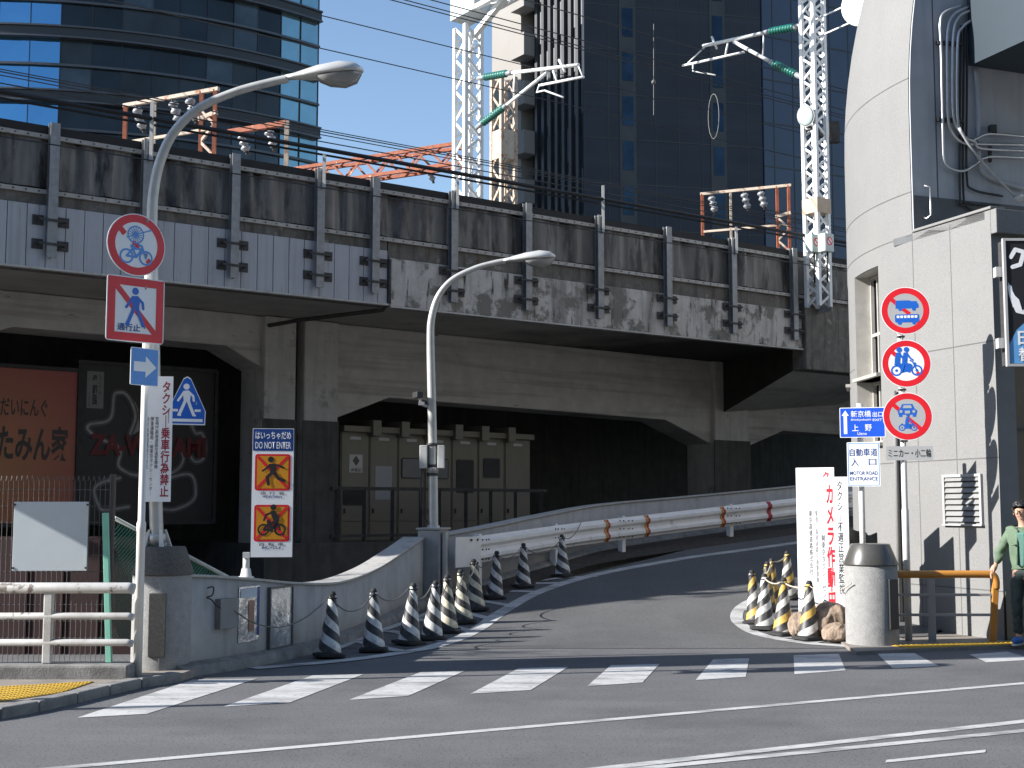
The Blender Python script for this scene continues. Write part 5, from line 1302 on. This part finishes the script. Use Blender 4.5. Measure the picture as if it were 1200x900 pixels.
# ================================================================== OVER THE TRACKS
def TR(px, py, s): return pl(px, py, V(s, 0, 0), VD)
def lattice(mb, p, q, ux, uy, wx, wy, leg, lace, pitch):
    """four-legged laced mast from p to q"""
    p, q = Vector(p), Vector(q); L_ = (q-p).length; d = (q-p)/L_; n = max(2, int(L_/pitch))
    cs_ = [(-1, -1), (1, -1), (1, 1), (-1, 1)]; off = [ux*(wx/2*a)+uy*(wy/2*c) for a, c in cs_]
    for o_ in off: mb.bar(p+o_, q+o_, leg, leg, ux)
    for f_ in range(4):
        a, c = off[f_], off[(f_+1) % 4]
        for k in range(n):
            s_, e_ = (a, c) if k % 2 == 0 else (c, a)
            mb.bar(p+d*(L_*k/n)+s_, p+d*(L_*(k+1)/n)+e_, lace, lace*.35, (a+c).normalized())
def sheds(mb, p, q, r, n):
    p, q = Vector(p), Vector(q); pts, rs = [], []
    for k in range(n*4+1):
        pts.append(p.lerp(q, k/(n*4))); rs.append(r if k % 4 in (1, 2) else r*.62)
    mb.tube(pts, rs, 12)
# right mast, clamped outside the fascia
s1 = 16.75; zb = 6.3
ms = wthing('truss_mast', 'white laced steel mast clamped to the viaduct edge beside the corner building', 'mast', tuple(V(s1, -.35, zb)))
m1 = MB(); lattice(m1, V(s1, -.35, zb), V(s1, -.35, 15.8), VD, VM, .37, .37, .085, .055, .27); m1.build('mast', TRUSS, ms)
m1 = MB(); vbox(m1, s1+.205, s1+.235, -.56, -.12, zb-.1, zb+1.2); m1.build('foot', M('foot_plate', (.22, .22, .22), .7, var=.4, scale=12), ms)
m1 = MB(); vbox(m1, s1-.24, s1+.24, -.585, -.12, zb+2.2, zb+2.55); m1.build('joint_plate', M('tan_plate', (.42, .33, .24), .6), ms)
def signal_box(px, py, label):
    p = TR(px, py, s1-.32); base = p-VM*.25; o = thing('signal_box', label, 'box', tuple(base), VRZ, 'switch boxes on the right mast')
    MB().box((0, 0, 0), (.30, .22, .42)).build('case', M('pale_green_case', (.48, .55, .52), .45), o, bevel=.012); f = Flat(.112); f.disc(0, .03, .10); f.build('white_disc', WHITE, o)
    f = Flat(.113); f.ring(0, .03, .10, .03); f.line((-.05, .08), (.05, -.02), .035); f.build('red_mark', RED, o)
    m1 = MB(); m1.tube([(.05, 0, -.2), (.05, .02, -.5), (.1, .06, -.9)], .02, 6); m1.build('cable', CABLE, o)
signal_box(943, 288, 'pale green switch box with red symbol left of the right mast'); signal_box(958, 287, 'pale green switch box with red symbol on the front of the right mast')
def canti(label, s, top, topi, topend, dia, diai, diaend, extra):
    o = wthing('cantilever_bracket', label, 'bracket', tuple(TR(*top, s)), 'catenary brackets')
    for a, i_, c in ((top, topi, topend), (dia, diai, diaend)):
        a, i_, c = (TR(*q, s) for q in (a, i_, c)); m1 = MB(); sheds(m1, a.lerp(i_, .25), i_, .10, 9); ins = m1.build('insulator', INSG, o)
        m1 = MB(); m1.tube([a, a.lerp(i_, .27)], .065, 10); m1.tube([i_.lerp(a, .03), i_.lerp(c, .08)], .06, 10); m1.build('fitting', INSW, ins)
        MB().tube([i_.lerp(c, .07), c], .045, 10).build('tube', TRUSS, o)
    for pts, r_ in extra: MB().tube([TR(*p, s) for p in pts], r_, 8).build('strut', TRUSS, o)
canti('white cantilever bracket with green insulators reaching left from the right mast', s1, (941, 30), (902, 37), (824, 54), (942, 92), (906, 74), (860, 49),
      [([(895, 39), (894, 65)], .02), ([(853, 50), (850, 65)], .025), ([(872, 61), (800, 77)], .034), ([(826, 55), (806, 74)], .018), ([(812, 75), (812, 83), (838, 88)], .022), ([(834, 43), (840, 57)], .03)])
s2 = 12.5; b2 = 8.0
ms = wthing('truss_mast', 'white laced steel gantry mast rising behind the barrier in the blue gap', 'mast', tuple(V(s2, b2, 5.9)))
m1 = MB(); lattice(m1, V(s2, b2, 5.9), V(s2, b2, 14.6), VD, VM, .50, .50, .11, .075, .42); m1.build('mast', TRUSS, ms)
m1 = MB(); zh = TR(548, 23, s2).z; vbox(m1, s2-.32, s2+.32, b2-.75, b2+.4, zh, zh+1.5); m1.build('head_plate', PLATE, ms)
m1 = MB(); lattice(m1, V(s2, b2-.76, zh+.68), V(s2, .5, zh+.68), VD, Vector((0, 0, 1)), .5, 1.25, .12, .085, .9); m1.build('gantry_beam', TRUSS, ms)
m1 = MB(); m1.bar(V(s2, b2-.28, zh-.55), V(s2, b2-1.7, zh+.05), .14); m1.build('knee_brace', TRUSS, ms)
canti('white cantilever bracket with green insulators reaching right from the gantry mast', s2, (560, 92), (594, 86), (678, 76), (558, 150), (590, 126), (641, 85),
      [([(603, 86), (602, 114)], .02), ([(648, 83), (653, 96)], .025), ([(684, 90), (632, 100)], .034), ([(678, 78), (683, 90)], .018), ([(632, 100), (629, 108), (638, 106), (660, 114)], .024), ([(655, 70), (662, 84)], .03)])
s3 = 13.9; b3 = 8.3
ms = wthing('truss_mast', 'rust-stained laced mast just right of the white gantry mast', 'mast', tuple(V(s3, b3, 5.9)))
m1 = MB(); lattice(m1, V(s3, b3, 5.9), V(s3, b3, TR(577, 97, s3).z), VD, VM, .46, .46, .10, .07, .5); m1.build('mast', RUST, ms)
m1 = MB(); zz = TR(575, 175, s3).z; vbox(m1, s3-.26, s3+.26, b3-.27, b3+.27, zz-.45, zz+.35); m1.build('joint_plate', M('cream_plate', (.42, .38, .31), .6, dirt=((.3, .15, .07), .55, .7, 6)), ms)
p0 = TR(545, 181, s3); d_ = ray(340, 212); p1 = CAM+d_*((p0.z-CAMH)/d_.z)
m1 = MB(); lattice(m1, p0, p1, Vector(((p1-p0).y, -(p1-p0).x, 0)).normalized(), Vector((0, 0, 1)), .45, .58, .10, .06, .55); m1.build('cross_beam', RUSTR, ms)
# rusty switch frames
def bars(o, s_pts, name, mat, wd):
    for a, c in s_pts:
        m1 = MB(); m1.bar(a, c, wd); m1.build(name, mat, o)
def hanging_insulator(p, label, grp, ln=.42, tilt=VD):
    d = (Vector((0, 0, -1))+tilt*.35).normalized(); m1 = MB(); a = p+d*.05; sheds(m1, a, a+d*ln, .10, 3)
    o = m1.build('insulator', INSW); tag(o, label, 'insulator', grp); m2 = MB(); m2.tube([p, a+d*.02], .02, 6); m2.tube([a+d*ln, a+d*(ln+.08)], .04, 6); m2.build('pin', DKST, o)
def frame(label, far, near, zt, zl, mids, dbl, mat1, mat2, ins, where):
    fa, ne = V(*far, 0), V(*near, 0); L_ = lambda u, z: fa.lerp(ne, u)+Vector((0, 0, z))
    o = wthing('rusty_frame', label, 'frame', tuple(L_(0, 6)))
    bars(o, [(L_(-.02, zt), L_(1.02, zt))], 'top_bar', mat1, .07); bars(o, [(L_(0, 5.9), L_(0, zt))], 'leg', mat2, .075)
    bars(o, [(L_(0, zl), L_(.95, zl))], 'bottom_bar', mat1, .055)
    for u in mids: bars(o, [(L_(u, zl-.4), L_(u, zt))], 'upright', mat1, .055)
    for u in dbl: bars(o, [(L_(u, 6.0), L_(u, zt))], 'leg', mat2, .07)
    m1 = MB(); z = 6.4; k = 0
    while z < zl+.1:
        u0, u1 = dbl if k % 2 else dbl[::-1]; m1.bar(L_(u0, z), L_(u1, z+.3), .05); z += .3; k += 1
    m1.bar(L_(dbl[0]-.02, zl+.22), L_(dbl[1]+.02, zl+.3), .08); m1.build('lacing', mat1, o)
    for k, u in enumerate(ins): hanging_insulator(L_(u, zt-.04), f'{["first", "second", "third"][k]} grey insulator from the left hanging in the {where}', 'hanging insulators')
frame('rust and white switch frame over the barrier before the curved tower', (1.72, 4), (2.75, 2), 9.47, 8.72, (.33,), (.84, .985), RUST, RUSTR, (.12, .52, .70), 'left rusty frame')
frame('rust and white switch frame over the barrier beside the right mast', (17.29, 4), (18.45, 2), 9.92, 8.9, (.33,), (.86, .99), RUST, RUSTR, (.10, .48, .67), 'right rusty frame')
fa, ne = V(3.88, 4, 0), V(4.55, 2.7, 0)
o = wthing('rusty_frame', 'small L-shaped rusty frame with one post right of the left lamp arm', 'frame', tuple(ne+Vector((0, 0, 6))))
bars(o, [(fa+Vector((0, 0, 9.3)), ne+Vector((0, 0, 9.3)))], 'top_bar', RUSTR, .10); bars(o, [(ne+Vector((0, 0, 5.9)), ne+Vector((0, 0, 9.34)))], 'leg', RUST, .085)
for k, u in enumerate((.22, .68)): hanging_insulator(fa.lerp(ne, u)+Vector((0, 0, 9.25)), f'{["left", "right"][k]} grey insulator hanging under the small L-shaped rusty frame', 'hanging insulators', .34)
hanging_insulator(TR(503, 196, s3-.3), 'dark insulator hanging below the rusty cross beam in the blue gap', 'hanging insulators', .36)
# floodlight and dish on the right mast
p = TR(938, 138, s1-.3)-VM*.2; o = thing('floodlight', 'round glass-fronted floodlight on the left of the right mast', 'floodlight', tuple(p)); d = Vector((-.75, -.60, -.25)).normalized(); q_ = d.to_track_quat('Z', 'Y').to_matrix().to_4x4()
m1 = MB(); m1.lathe([(.05, -.30), (.09, -.22), (.20, -.05), (.245, .03), (.25, .05)], n=28); m1.build('reflector', LAMPG, o, xf=q_)
m1 = MB(); m1.lathe([(.235, .051), (.20, .07), (.10, .085), (.02, .09)], n=28); m1.build('glass', M('floodlight_glass', (.42, .5, .5), .15, spec=.8), o, xf=q_)
m1 = MB(); m1.bar(Vector((.05, .05, -.28)), VD*.9+VM*.1+Vector((0, 0, -.42)), .09); m1.box(VD*1.05+VM*.1+Vector((0, 0, -.2)), (.25, .2, .5)); m1.build('arm', DKST, o)
p = TR(1008, 8, s1)-VM*.1; o = thing('dish', 'white round dish held by struts on the right mast', 'dish', tuple(p)); d = Vector((-.55, -.83, -.05)).normalized(); q_ = d.to_track_quat('Z', 'Y').to_matrix().to_4x4()
m1 = MB(); m1.lathe([(.1, -.2), (.30, -.12), (.47, 0), (.50, .08), (.49, .09), (.1, .10)], n=36); m1.build('reflector', WHITEC, o, xf=q_)
m1 = MB()
for z in (-.2, .25): m1.bar(-d*.15+Vector((0, 0, z)), V(s1, -.35, 0)-Vector((p.x, p.y, 0))+Vector((0, 0, z-.15)), .03)
m1.build('strut', TRUSS, o)
# overhead lines
def line(b_, z, r_, label, sag=.0, s0=-6, s1_=30, mat=WIRE, dz=0):
    a, c = V(s0, b_, z), V(s1_, b_, z+dz); MBt = MB(); MBt.tube(sagline(a, c, sag, 8), r_, 5); o = MBt.build('overhead_wire', mat); tag(o, label, 'wire', 'overhead lines along the railway'); return o
def zat(px, py, b_): return VS(px, py, b_)[1]
line(-.16, zat(535, 203, -.16), .042, 'thick black feeder cable resting on the post extensions of the barrier', mat=CABLE)
line(-.10, zat(535, 209, -.10), .022, 'second black cable just below the thick feeder on the barrier posts', mat=CABLE)
line(1.0, zat(300, 152, 1.0), 0.0120, 'thin dark wire above the feeder cables, crossing the left rusty frame')
line(1.6, zat(300, 140, 1.6), 0.0120, 'thin dark wire touching the insulators of the left rusty frame')
line(2.4, zat(420, 160, 2.4), 0.0108, 'upper of the two close wires crossing the blue gap above the rusty cross beam')
line(2.4, zat(420, 166, 2.4), 0.0108, 'lower of the two close wires crossing the blue gap above the rusty cross beam')
line(5.2, zat(535, 57, 5.2), 0.0132, 'wire entering the blue gap from the curved tower top, left of the gantry mast')
line(5.2, zat(535, 93, 5.2), 0.0132, 'wire crossing the middle of the blue gap to the gantry mast')
line(3.6, zat(535, 20, 3.6), 0.0132, 'high wire passing the gantry mast head at the top of the picture')
line(4.4, zat(520, 12, 4.4), 0.0132, 'highest wire running just above the wire at the gantry head')
line(3.2, zat(850, 66, 3.2), 0.0144, 'wire carried by the right cantilever bracket')
line(3.2, zat(850, 92, 3.2), 0.0132, 'contact wire just under the right cantilever bracket')
line(-.55, zat(535, 245, -.55), .012, 'hair-thin wire strung along the face of the barrier sheets')
for k, (px, y0, y1, lb) in enumerate(((766, 28, 135, 'vertical dropper with a ball hanging against the dark tiled tower'), (836, 110, 145, 'loop of wire hanging against the dark tower below the right bracket'))):
    a, c = TR(px, y0, 15.0), TR(px, y1, 15.0); m1 = MB(); m1.tube([a, c], .009, 5)
    if k == 0: m1.ball(a.lerp(c, .64), .06, n=8)
    else: m1 = MB(); m1.tube([a+VM*.18*math.sin(2*math.pi*t/16)+Vector((0, 0, -.55+.55*math.cos(2*math.pi*t/16))) for t in range(17)], .011, 5)
    tag(m1.build('dropper', M('dull_wire', (.10, .10, .10), .6)), lb, 'wire')

# ================================================================== STREET POLE LEFT OF THE VIEW (its shadow crosses the stripes)
tip = gp(330, 824); hp = 4.2; bp_ = tip+SUN_DIR*hp/math.tan(SUN_EL)
b = thing('street_pole', 'slim grey street pole standing on the pavement left of the view', 'pole', (bp_.x, bp_.y, 0))
MB().lathe([(.085, 0), (.085, .9), (.06, .95), (.05, hp)], n=14).build('pole', GALV, b); MB().lathe([(.14, 0), (.14, .03)], n=16).build('foot', GALV, b)

PO = Vector((-8.1, 12.28, 0)); b = thing('tall_shop_sign', 'tall blank sign panel on a steel post beyond the left edge', 'shop sign', tuple(PO), math.atan2(SUN_DIR.x, -SUN_DIR.y))
MB().box((0, 0, 5.9), (1.0, .3, 5.0)).build('panel', WHITEC, b, bevel=.02); MB().lathe([(.06, 0), (.06, 3.42)], n=12).build('post', GALV, b)
TB = Vector((-10.2, 14.2, 0)); rt_ = random.Random(4)
b = thing('bare_tree', 'leafless street tree beyond the left edge', 'tree', tuple(TB)); BK = M('bark', (.09, .075, .06), .9, var=.3)
MB().tube([(0, 0, -.1), (.03, .02, 1.5), (.0, .05, 3.6)], [.11, .09, .07], 9).build('trunk', BK, b); m1 = MB()
def twig(p, d, ln, r_, dep):
    q = p+d*ln*.5+Vector((rt_.uniform(-.1, .1), rt_.uniform(-.1, .1), 0))*ln; e = p+d*ln; m1.tube([p, q, e], [r_, r_*.8, r_*.55], 5, False)
    if dep:
        for _ in range(3): twig(p.lerp(e, rt_.uniform(.45, 1)), (d+Vector((rt_.uniform(-.8, .8), rt_.uniform(-.8, .8), rt_.uniform(-.35, .6)))).normalized(), ln*.68, r_*.55, dep-1)
for k in range(6): a = k*1.05; twig(Vector((0, .05, 3.1+.12*k)), Vector((math.cos(a)*.6, math.sin(a)*.6, .8)).normalized(), 1.35, .045, 3)
m1.build('branches', BK, b)
# unseen buildings across the street, added and sized to block sky light
OPPW = M('sky_blocker_wall', (.26, .25, .235), .8, var=.2, scale=.3)
for k, (x0, x1, hh, yy) in enumerate(((-58, -34, 17, -26), (-33, -6, 27, -24), (-5, 22, 22, -22), (23, 52, 31, -23))):
    o = thing('building', f'{["low", "tall", "mid-height", "tallest"][k]} unseen grey building added to block sky light across the street behind the viewpoint', 'building', ((x0+x1)/2, yy, 0))
    wd = x1-x0; MB().box((0, -6, hh/2), (wd, 12, hh)).build('wall', OPPW, o)
    for j in range(int(hh/3.6)): MB().box((0, -.02, 2.2+j*3.6), (wd-1.2, .12, 1.7)).build('added_window_band', TILEG, o)

# ================================================================== PERSON
def skin_mesh(name, verts, edges, radii, root, mat, parent, sub=2):
    me = bpy.data.meshes.new(name); me.from_pydata(verts, edges, []); o = bpy.data.objects.new(name, me); C.objects.link(o)
    md = o.modifiers.new('skin', 'SKIN'); md.use_smooth_shade = True
    for i, r_ in enumerate(radii):
        rr = r_ if isinstance(r_, tuple) else (r_, r_); me.skin_vertices[0].data[i].radius = rr
        me.skin_vertices[0].data[i].use_root = i == root
    s_ = o.modifiers.new('sub', 'SUBSURF'); s_.levels = sub; s_.render_levels = sub
    dg = bpy.context.evaluated_depsgraph_get(); m2 = bpy.data.meshes.new_from_object(o.evaluated_get(dg)); bpy.data.objects.remove(o)
    m2.name = name; m2.materials.clear(); m2.materials.append(mat)
    for p_ in m2.polygons: p_.use_smooth = True
    o = bpy.data.objects.new(name, m2); C.objects.link(o); o.parent = parent; return o
PX, PY = 5.94, 15.45
pe = thing('person', 'person in green jacket and dark trousers resting a hand on the orange railing', 'person', (PX, PY, .04), R(-37))
J = dict(pel=(0, 0, .86), sp=(0, .015, 1.03), ch=(0, .01, 1.22), nb=(0, .0, 1.34), nk=(-.005, -.015, 1.42), hd0=(-.01, -.03, 1.47), hd1=(-.015, -.035, 1.53), hd2=(-.015, -.025, 1.58),
         sR=(-.155, .01, 1.30), eR=(-.27, .03, 1.09), wR=(-.34, .02, .905), sL=(.155, .01, 1.30), eL=(.23, .04, 1.06), wL=(.20, -.10, .86),
         hR=(-.085, 0, .82), kR=(-.095, -.05, .45), aR=(-.10, .02, .085), tR=(-.11, -.10, .035), hL=(.085, 0, .82), kL=(.10, -.07, .46), aL=(.11, .10, .10), tL=(.12, -.02, .035))
names = list(J); ix = {n: i for i, n in enumerate(names)}
ed = [('pel', 'sp'), ('sp', 'ch'), ('ch', 'nb'), ('nb', 'nk'), ('nk', 'hd0'), ('hd0', 'hd1'), ('hd1', 'hd2'), ('ch', 'sR'), ('sR', 'eR'), ('eR', 'wR'), ('ch', 'sL'), ('sL', 'eL'), ('eL', 'wL'), ('pel', 'hR'), ('hR', 'kR'), ('kR', 'aR'), ('aR', 'tR'), ('pel', 'hL'), ('hL', 'kL'), ('kL', 'aL'), ('aL', 'tL')]
rad = dict(pel=.10, sp=(.11, .085), ch=(.115, .09), nb=.06, nk=.045, hd0=.058, hd1=(.075, .09), hd2=(.07, .085), sR=.055, eR=.038, wR=.025, sL=.055, eL=.038, wL=.025, hR=.08, kR=.055, aR=.036, tR=.03, hL=.08, kL=.055, aL=.036, tL=.03)
body = skin_mesh('body', [J[n] for n in names], [(ix[a], ix[c]) for a, c in ed], [rad[n] for n in names], 0, SKIN, pe)
# hands, nose and ears join the same body mesh
bmx = bmesh.new(); bmx.from_mesh(body.data); hb = MB(); hb.bm.free(); hb.bm = bmx
def hand(wr, d, side, nrm):
    wr, d, side, nrm = (Vector(v).normalized() if i else Vector(v) for i, v in enumerate((wr, d, side, nrm)))
    hb.tube([wr-d*.02, wr+d*.03, wr+d*.085], [.022, .034, .030], 8)
    for k, ln in enumerate((.065, .075, .07, .055)):
        a = wr+d*.08+side*(.026-.0175*k); hb.tube([a, a+d*ln*.5+nrm*.008, a+d*ln*.8+nrm*.030, a+d*ln*.85+nrm*.05], [.0095, .009, .008, .006], 6)
    a = wr+d*.03+side*.03; hb.tube([a, a+side*.025+d*.025+nrm*.01, a+side*.028+d*.055+nrm*.02], [.012, .010, .007], 6)
hand(J['wR'], (-.45, -.1, -.75), (.3, -.9, 0), (.5, 0, -.6)); hand(J['wL'], (-.05, -.35, -.8), (-.9, -.2, 0), (0, .5, -.4))
HC = Vector((-.015, -.035, 1.53))
hb.tube([HC+Vector((-.01, -.088, .025)), HC+Vector((-.012, -.108, -.012)), HC+Vector((-.012, -.094, -.022))], [.009, .015, .012], 6)
for sx in (-1, 1): hb.ball(HC+Vector((sx*.08, .005, -.01)), .026, .35, .7, 1.1, 8)
bmx.to_mesh(body.data); bmx.free()
m1 = MB()
for sx in (-1, 1):
    m1.ball(HC+Vector((-.012+sx*.032, -.086, .016)), .007, 1.5, .5, .6, 8); m1.ball(HC+Vector((-.012+sx*.033, -.087, .036)), .011, 1.6, .4, .22, 8)
m1.build('eyes_and_brows', EYE, pe)
m1 = MB(); m1.ball(HC+Vector((-.012, -.084, -.052)), .014, 1.6, .5, .35, 8); m1.build('lips', M('lips', (.36, .15, .12), .5), pe)
m1 = MB(); bmesh.ops.create_icosphere(m1.bm, subdivisions=4, radius=1)
from mathutils import noise as mnoise
for v in list(m1.bm.verts):
    c = v.co.copy(); k = 1+.20*mnoise.noise(c*4)+.16*mnoise.noise(Vector((c.x*13, c.y*13, c.z*5))); v.co = Vector((c.x*.092*k, c.y*.105*k+.012, c.z*.095*k+.052))+HC
bmesh.ops.delete(m1.bm, geom=[v for v in m1.bm.verts if v.co.z < HC.z+.058+.015*mnoise.noise(v.co*60) and v.co.y < HC.y-.04 or v.co.z < HC.z-.04+.02*mnoise.noise(v.co*50)], context='VERTS')
for f in m1.bm.faces: f.smooth = True
hr = m1.build('hair', HAIR, pe); sd = hr.modifiers.new('thickness', 'SOLIDIFY'); sd.thickness = .012
def rumple(o, amt, sc):
    from mathutils import noise as nz
    me = o.data
    for v in me.vertices:
        c = v.co; v.co = c+v.normal*(amt*nz.noise(Vector((c.x*sc, c.y*sc, c.z*sc*1.6)))-amt*1.1*abs(nz.noise(Vector((c.x*sc*1.7+3, c.y*sc*1.7, c.z*sc*2.6)))))
    return o
def garment(name, keys, es_, rr, root, mat, parent=pe):
    nn = list(keys); id_ = {n: i for i, n in enumerate(nn)}; return skin_mesh(name, [keys[n] for n in nn], [(id_[a], id_[c]) for a, c in es_], [rr[n] for n in nn], root, mat, parent)
L3 = lambda a, c, t: tuple(Vector(a).lerp(Vector(c), t))
k = {n: J[n] for n in ('pel', 'hR', 'kR', 'hL', 'kL')}; k['w'] = (0, .005, .95); k['cR'] = L3(J['kR'], J['aR'], .92); k['cL'] = L3(J['kL'], J['aL'], .92)
rumple(garment('trousers', k, [('w', 'pel'), ('pel', 'hR'), ('hR', 'kR'), ('kR', 'cR'), ('pel', 'hL'), ('hL', 'kL'), ('kL', 'cL')], dict(w=(.135, .105), pel=(.135, .115), hR=.10, kR=.075, cR=.065, hL=.10, kL=.075, cL=.065), 1, TROU), .02, 9)
k = {'b': (0, 0, .84), 'sp': J['sp'], 'ch': J['ch'], 'n': (0, .0, 1.345), 'sR': J['sR'], 'eR': J['eR'], 'cR': L3(J['eR'], J['wR'], .90), 'sL': J['sL'], 'eL': J['eL'], 'cL': L3(J['eL'], J['wL'], .90)}
rumple(garment('jacket', k, [('b', 'sp'), ('sp', 'ch'), ('ch', 'n'), ('ch', 'sR'), ('sR', 'eR'), ('eR', 'cR'), ('ch', 'sL'), ('sL', 'eL'), ('eL', 'cL')], dict(b=(.165, .135), sp=(.155, .125), ch=(.15, .12), n=.066, sR=.088, eR=.075, cR=.056, sL=.088, eL=.075, cL=.056), 1, JACK), .024, 9)
m1 = MB(); m1.tube([(-.075, -.05, 1.335), (-.05, -.085, 1.30), (-.045, -.128, 1.18), (-.04, -.14, .92)], [.02, .022, .014, .012], 8); m1.tube([(.07, -.05, 1.335), (.05, -.085, 1.30), (.045, -.125, 1.18), (.04, -.138, .92)], [.02, .022, .014, .012], 8); m1.tube([(-.08, -.02, 1.34), (-.06, .055, 1.36), (.06, .055, 1.36), (.08, -.02, 1.34)], .022, 8); m1.build('collar', JACK, pe)
m1 = MB(); m1.tube([(-.10, -.148, 1.15), (-.075, -.15, 1.15), (-.05, -.148, 1.15)], .012, 6); m1.build('pocket', JACK, pe)
m1 = MB(); m1.hull6([(-.045, -.128, .90), (.035, -.128, .90), (.035, -.06, .90), (-.045, -.06, .90), (-.06, -.122, 1.30), (.05, -.122, 1.30), (.05, -.05, 1.30), (-.06, -.05, 1.30)]); rumple(m1.build('shirt', SHIRT, pe, bevel=.02), .01, 14)
for s_ in ('R', 'L'):
    a, t = Vector(J['a'+s_]), Vector(J['t'+s_]); d = Vector((t.x-a.x, t.y-a.y, 0)).normalized(); m1 = MB()
    c0 = Vector((a.x, a.y, .055)); m1.tube([c0-d*.075, c0-d*.05, c0+d*.03, c0+d*.12, c0+d*.165], [.028, .045, .048, .040, .022], 12); sh = m1.build('shoe', SHOE, pe)
    m1 = MB(); m1.prism([(c0+d*u+Vector((-d.y, d.x, 0))*v-Vector((0, 0, .055))) for u, v in ((-.08, -.03), (-.08, .03), (.03, .045), (.13, .042), (.17, .015), (.17, -.015), (.13, -.042), (.03, -.045))], (0, 0, .022)); m1.build('sole', SOLE, sh)
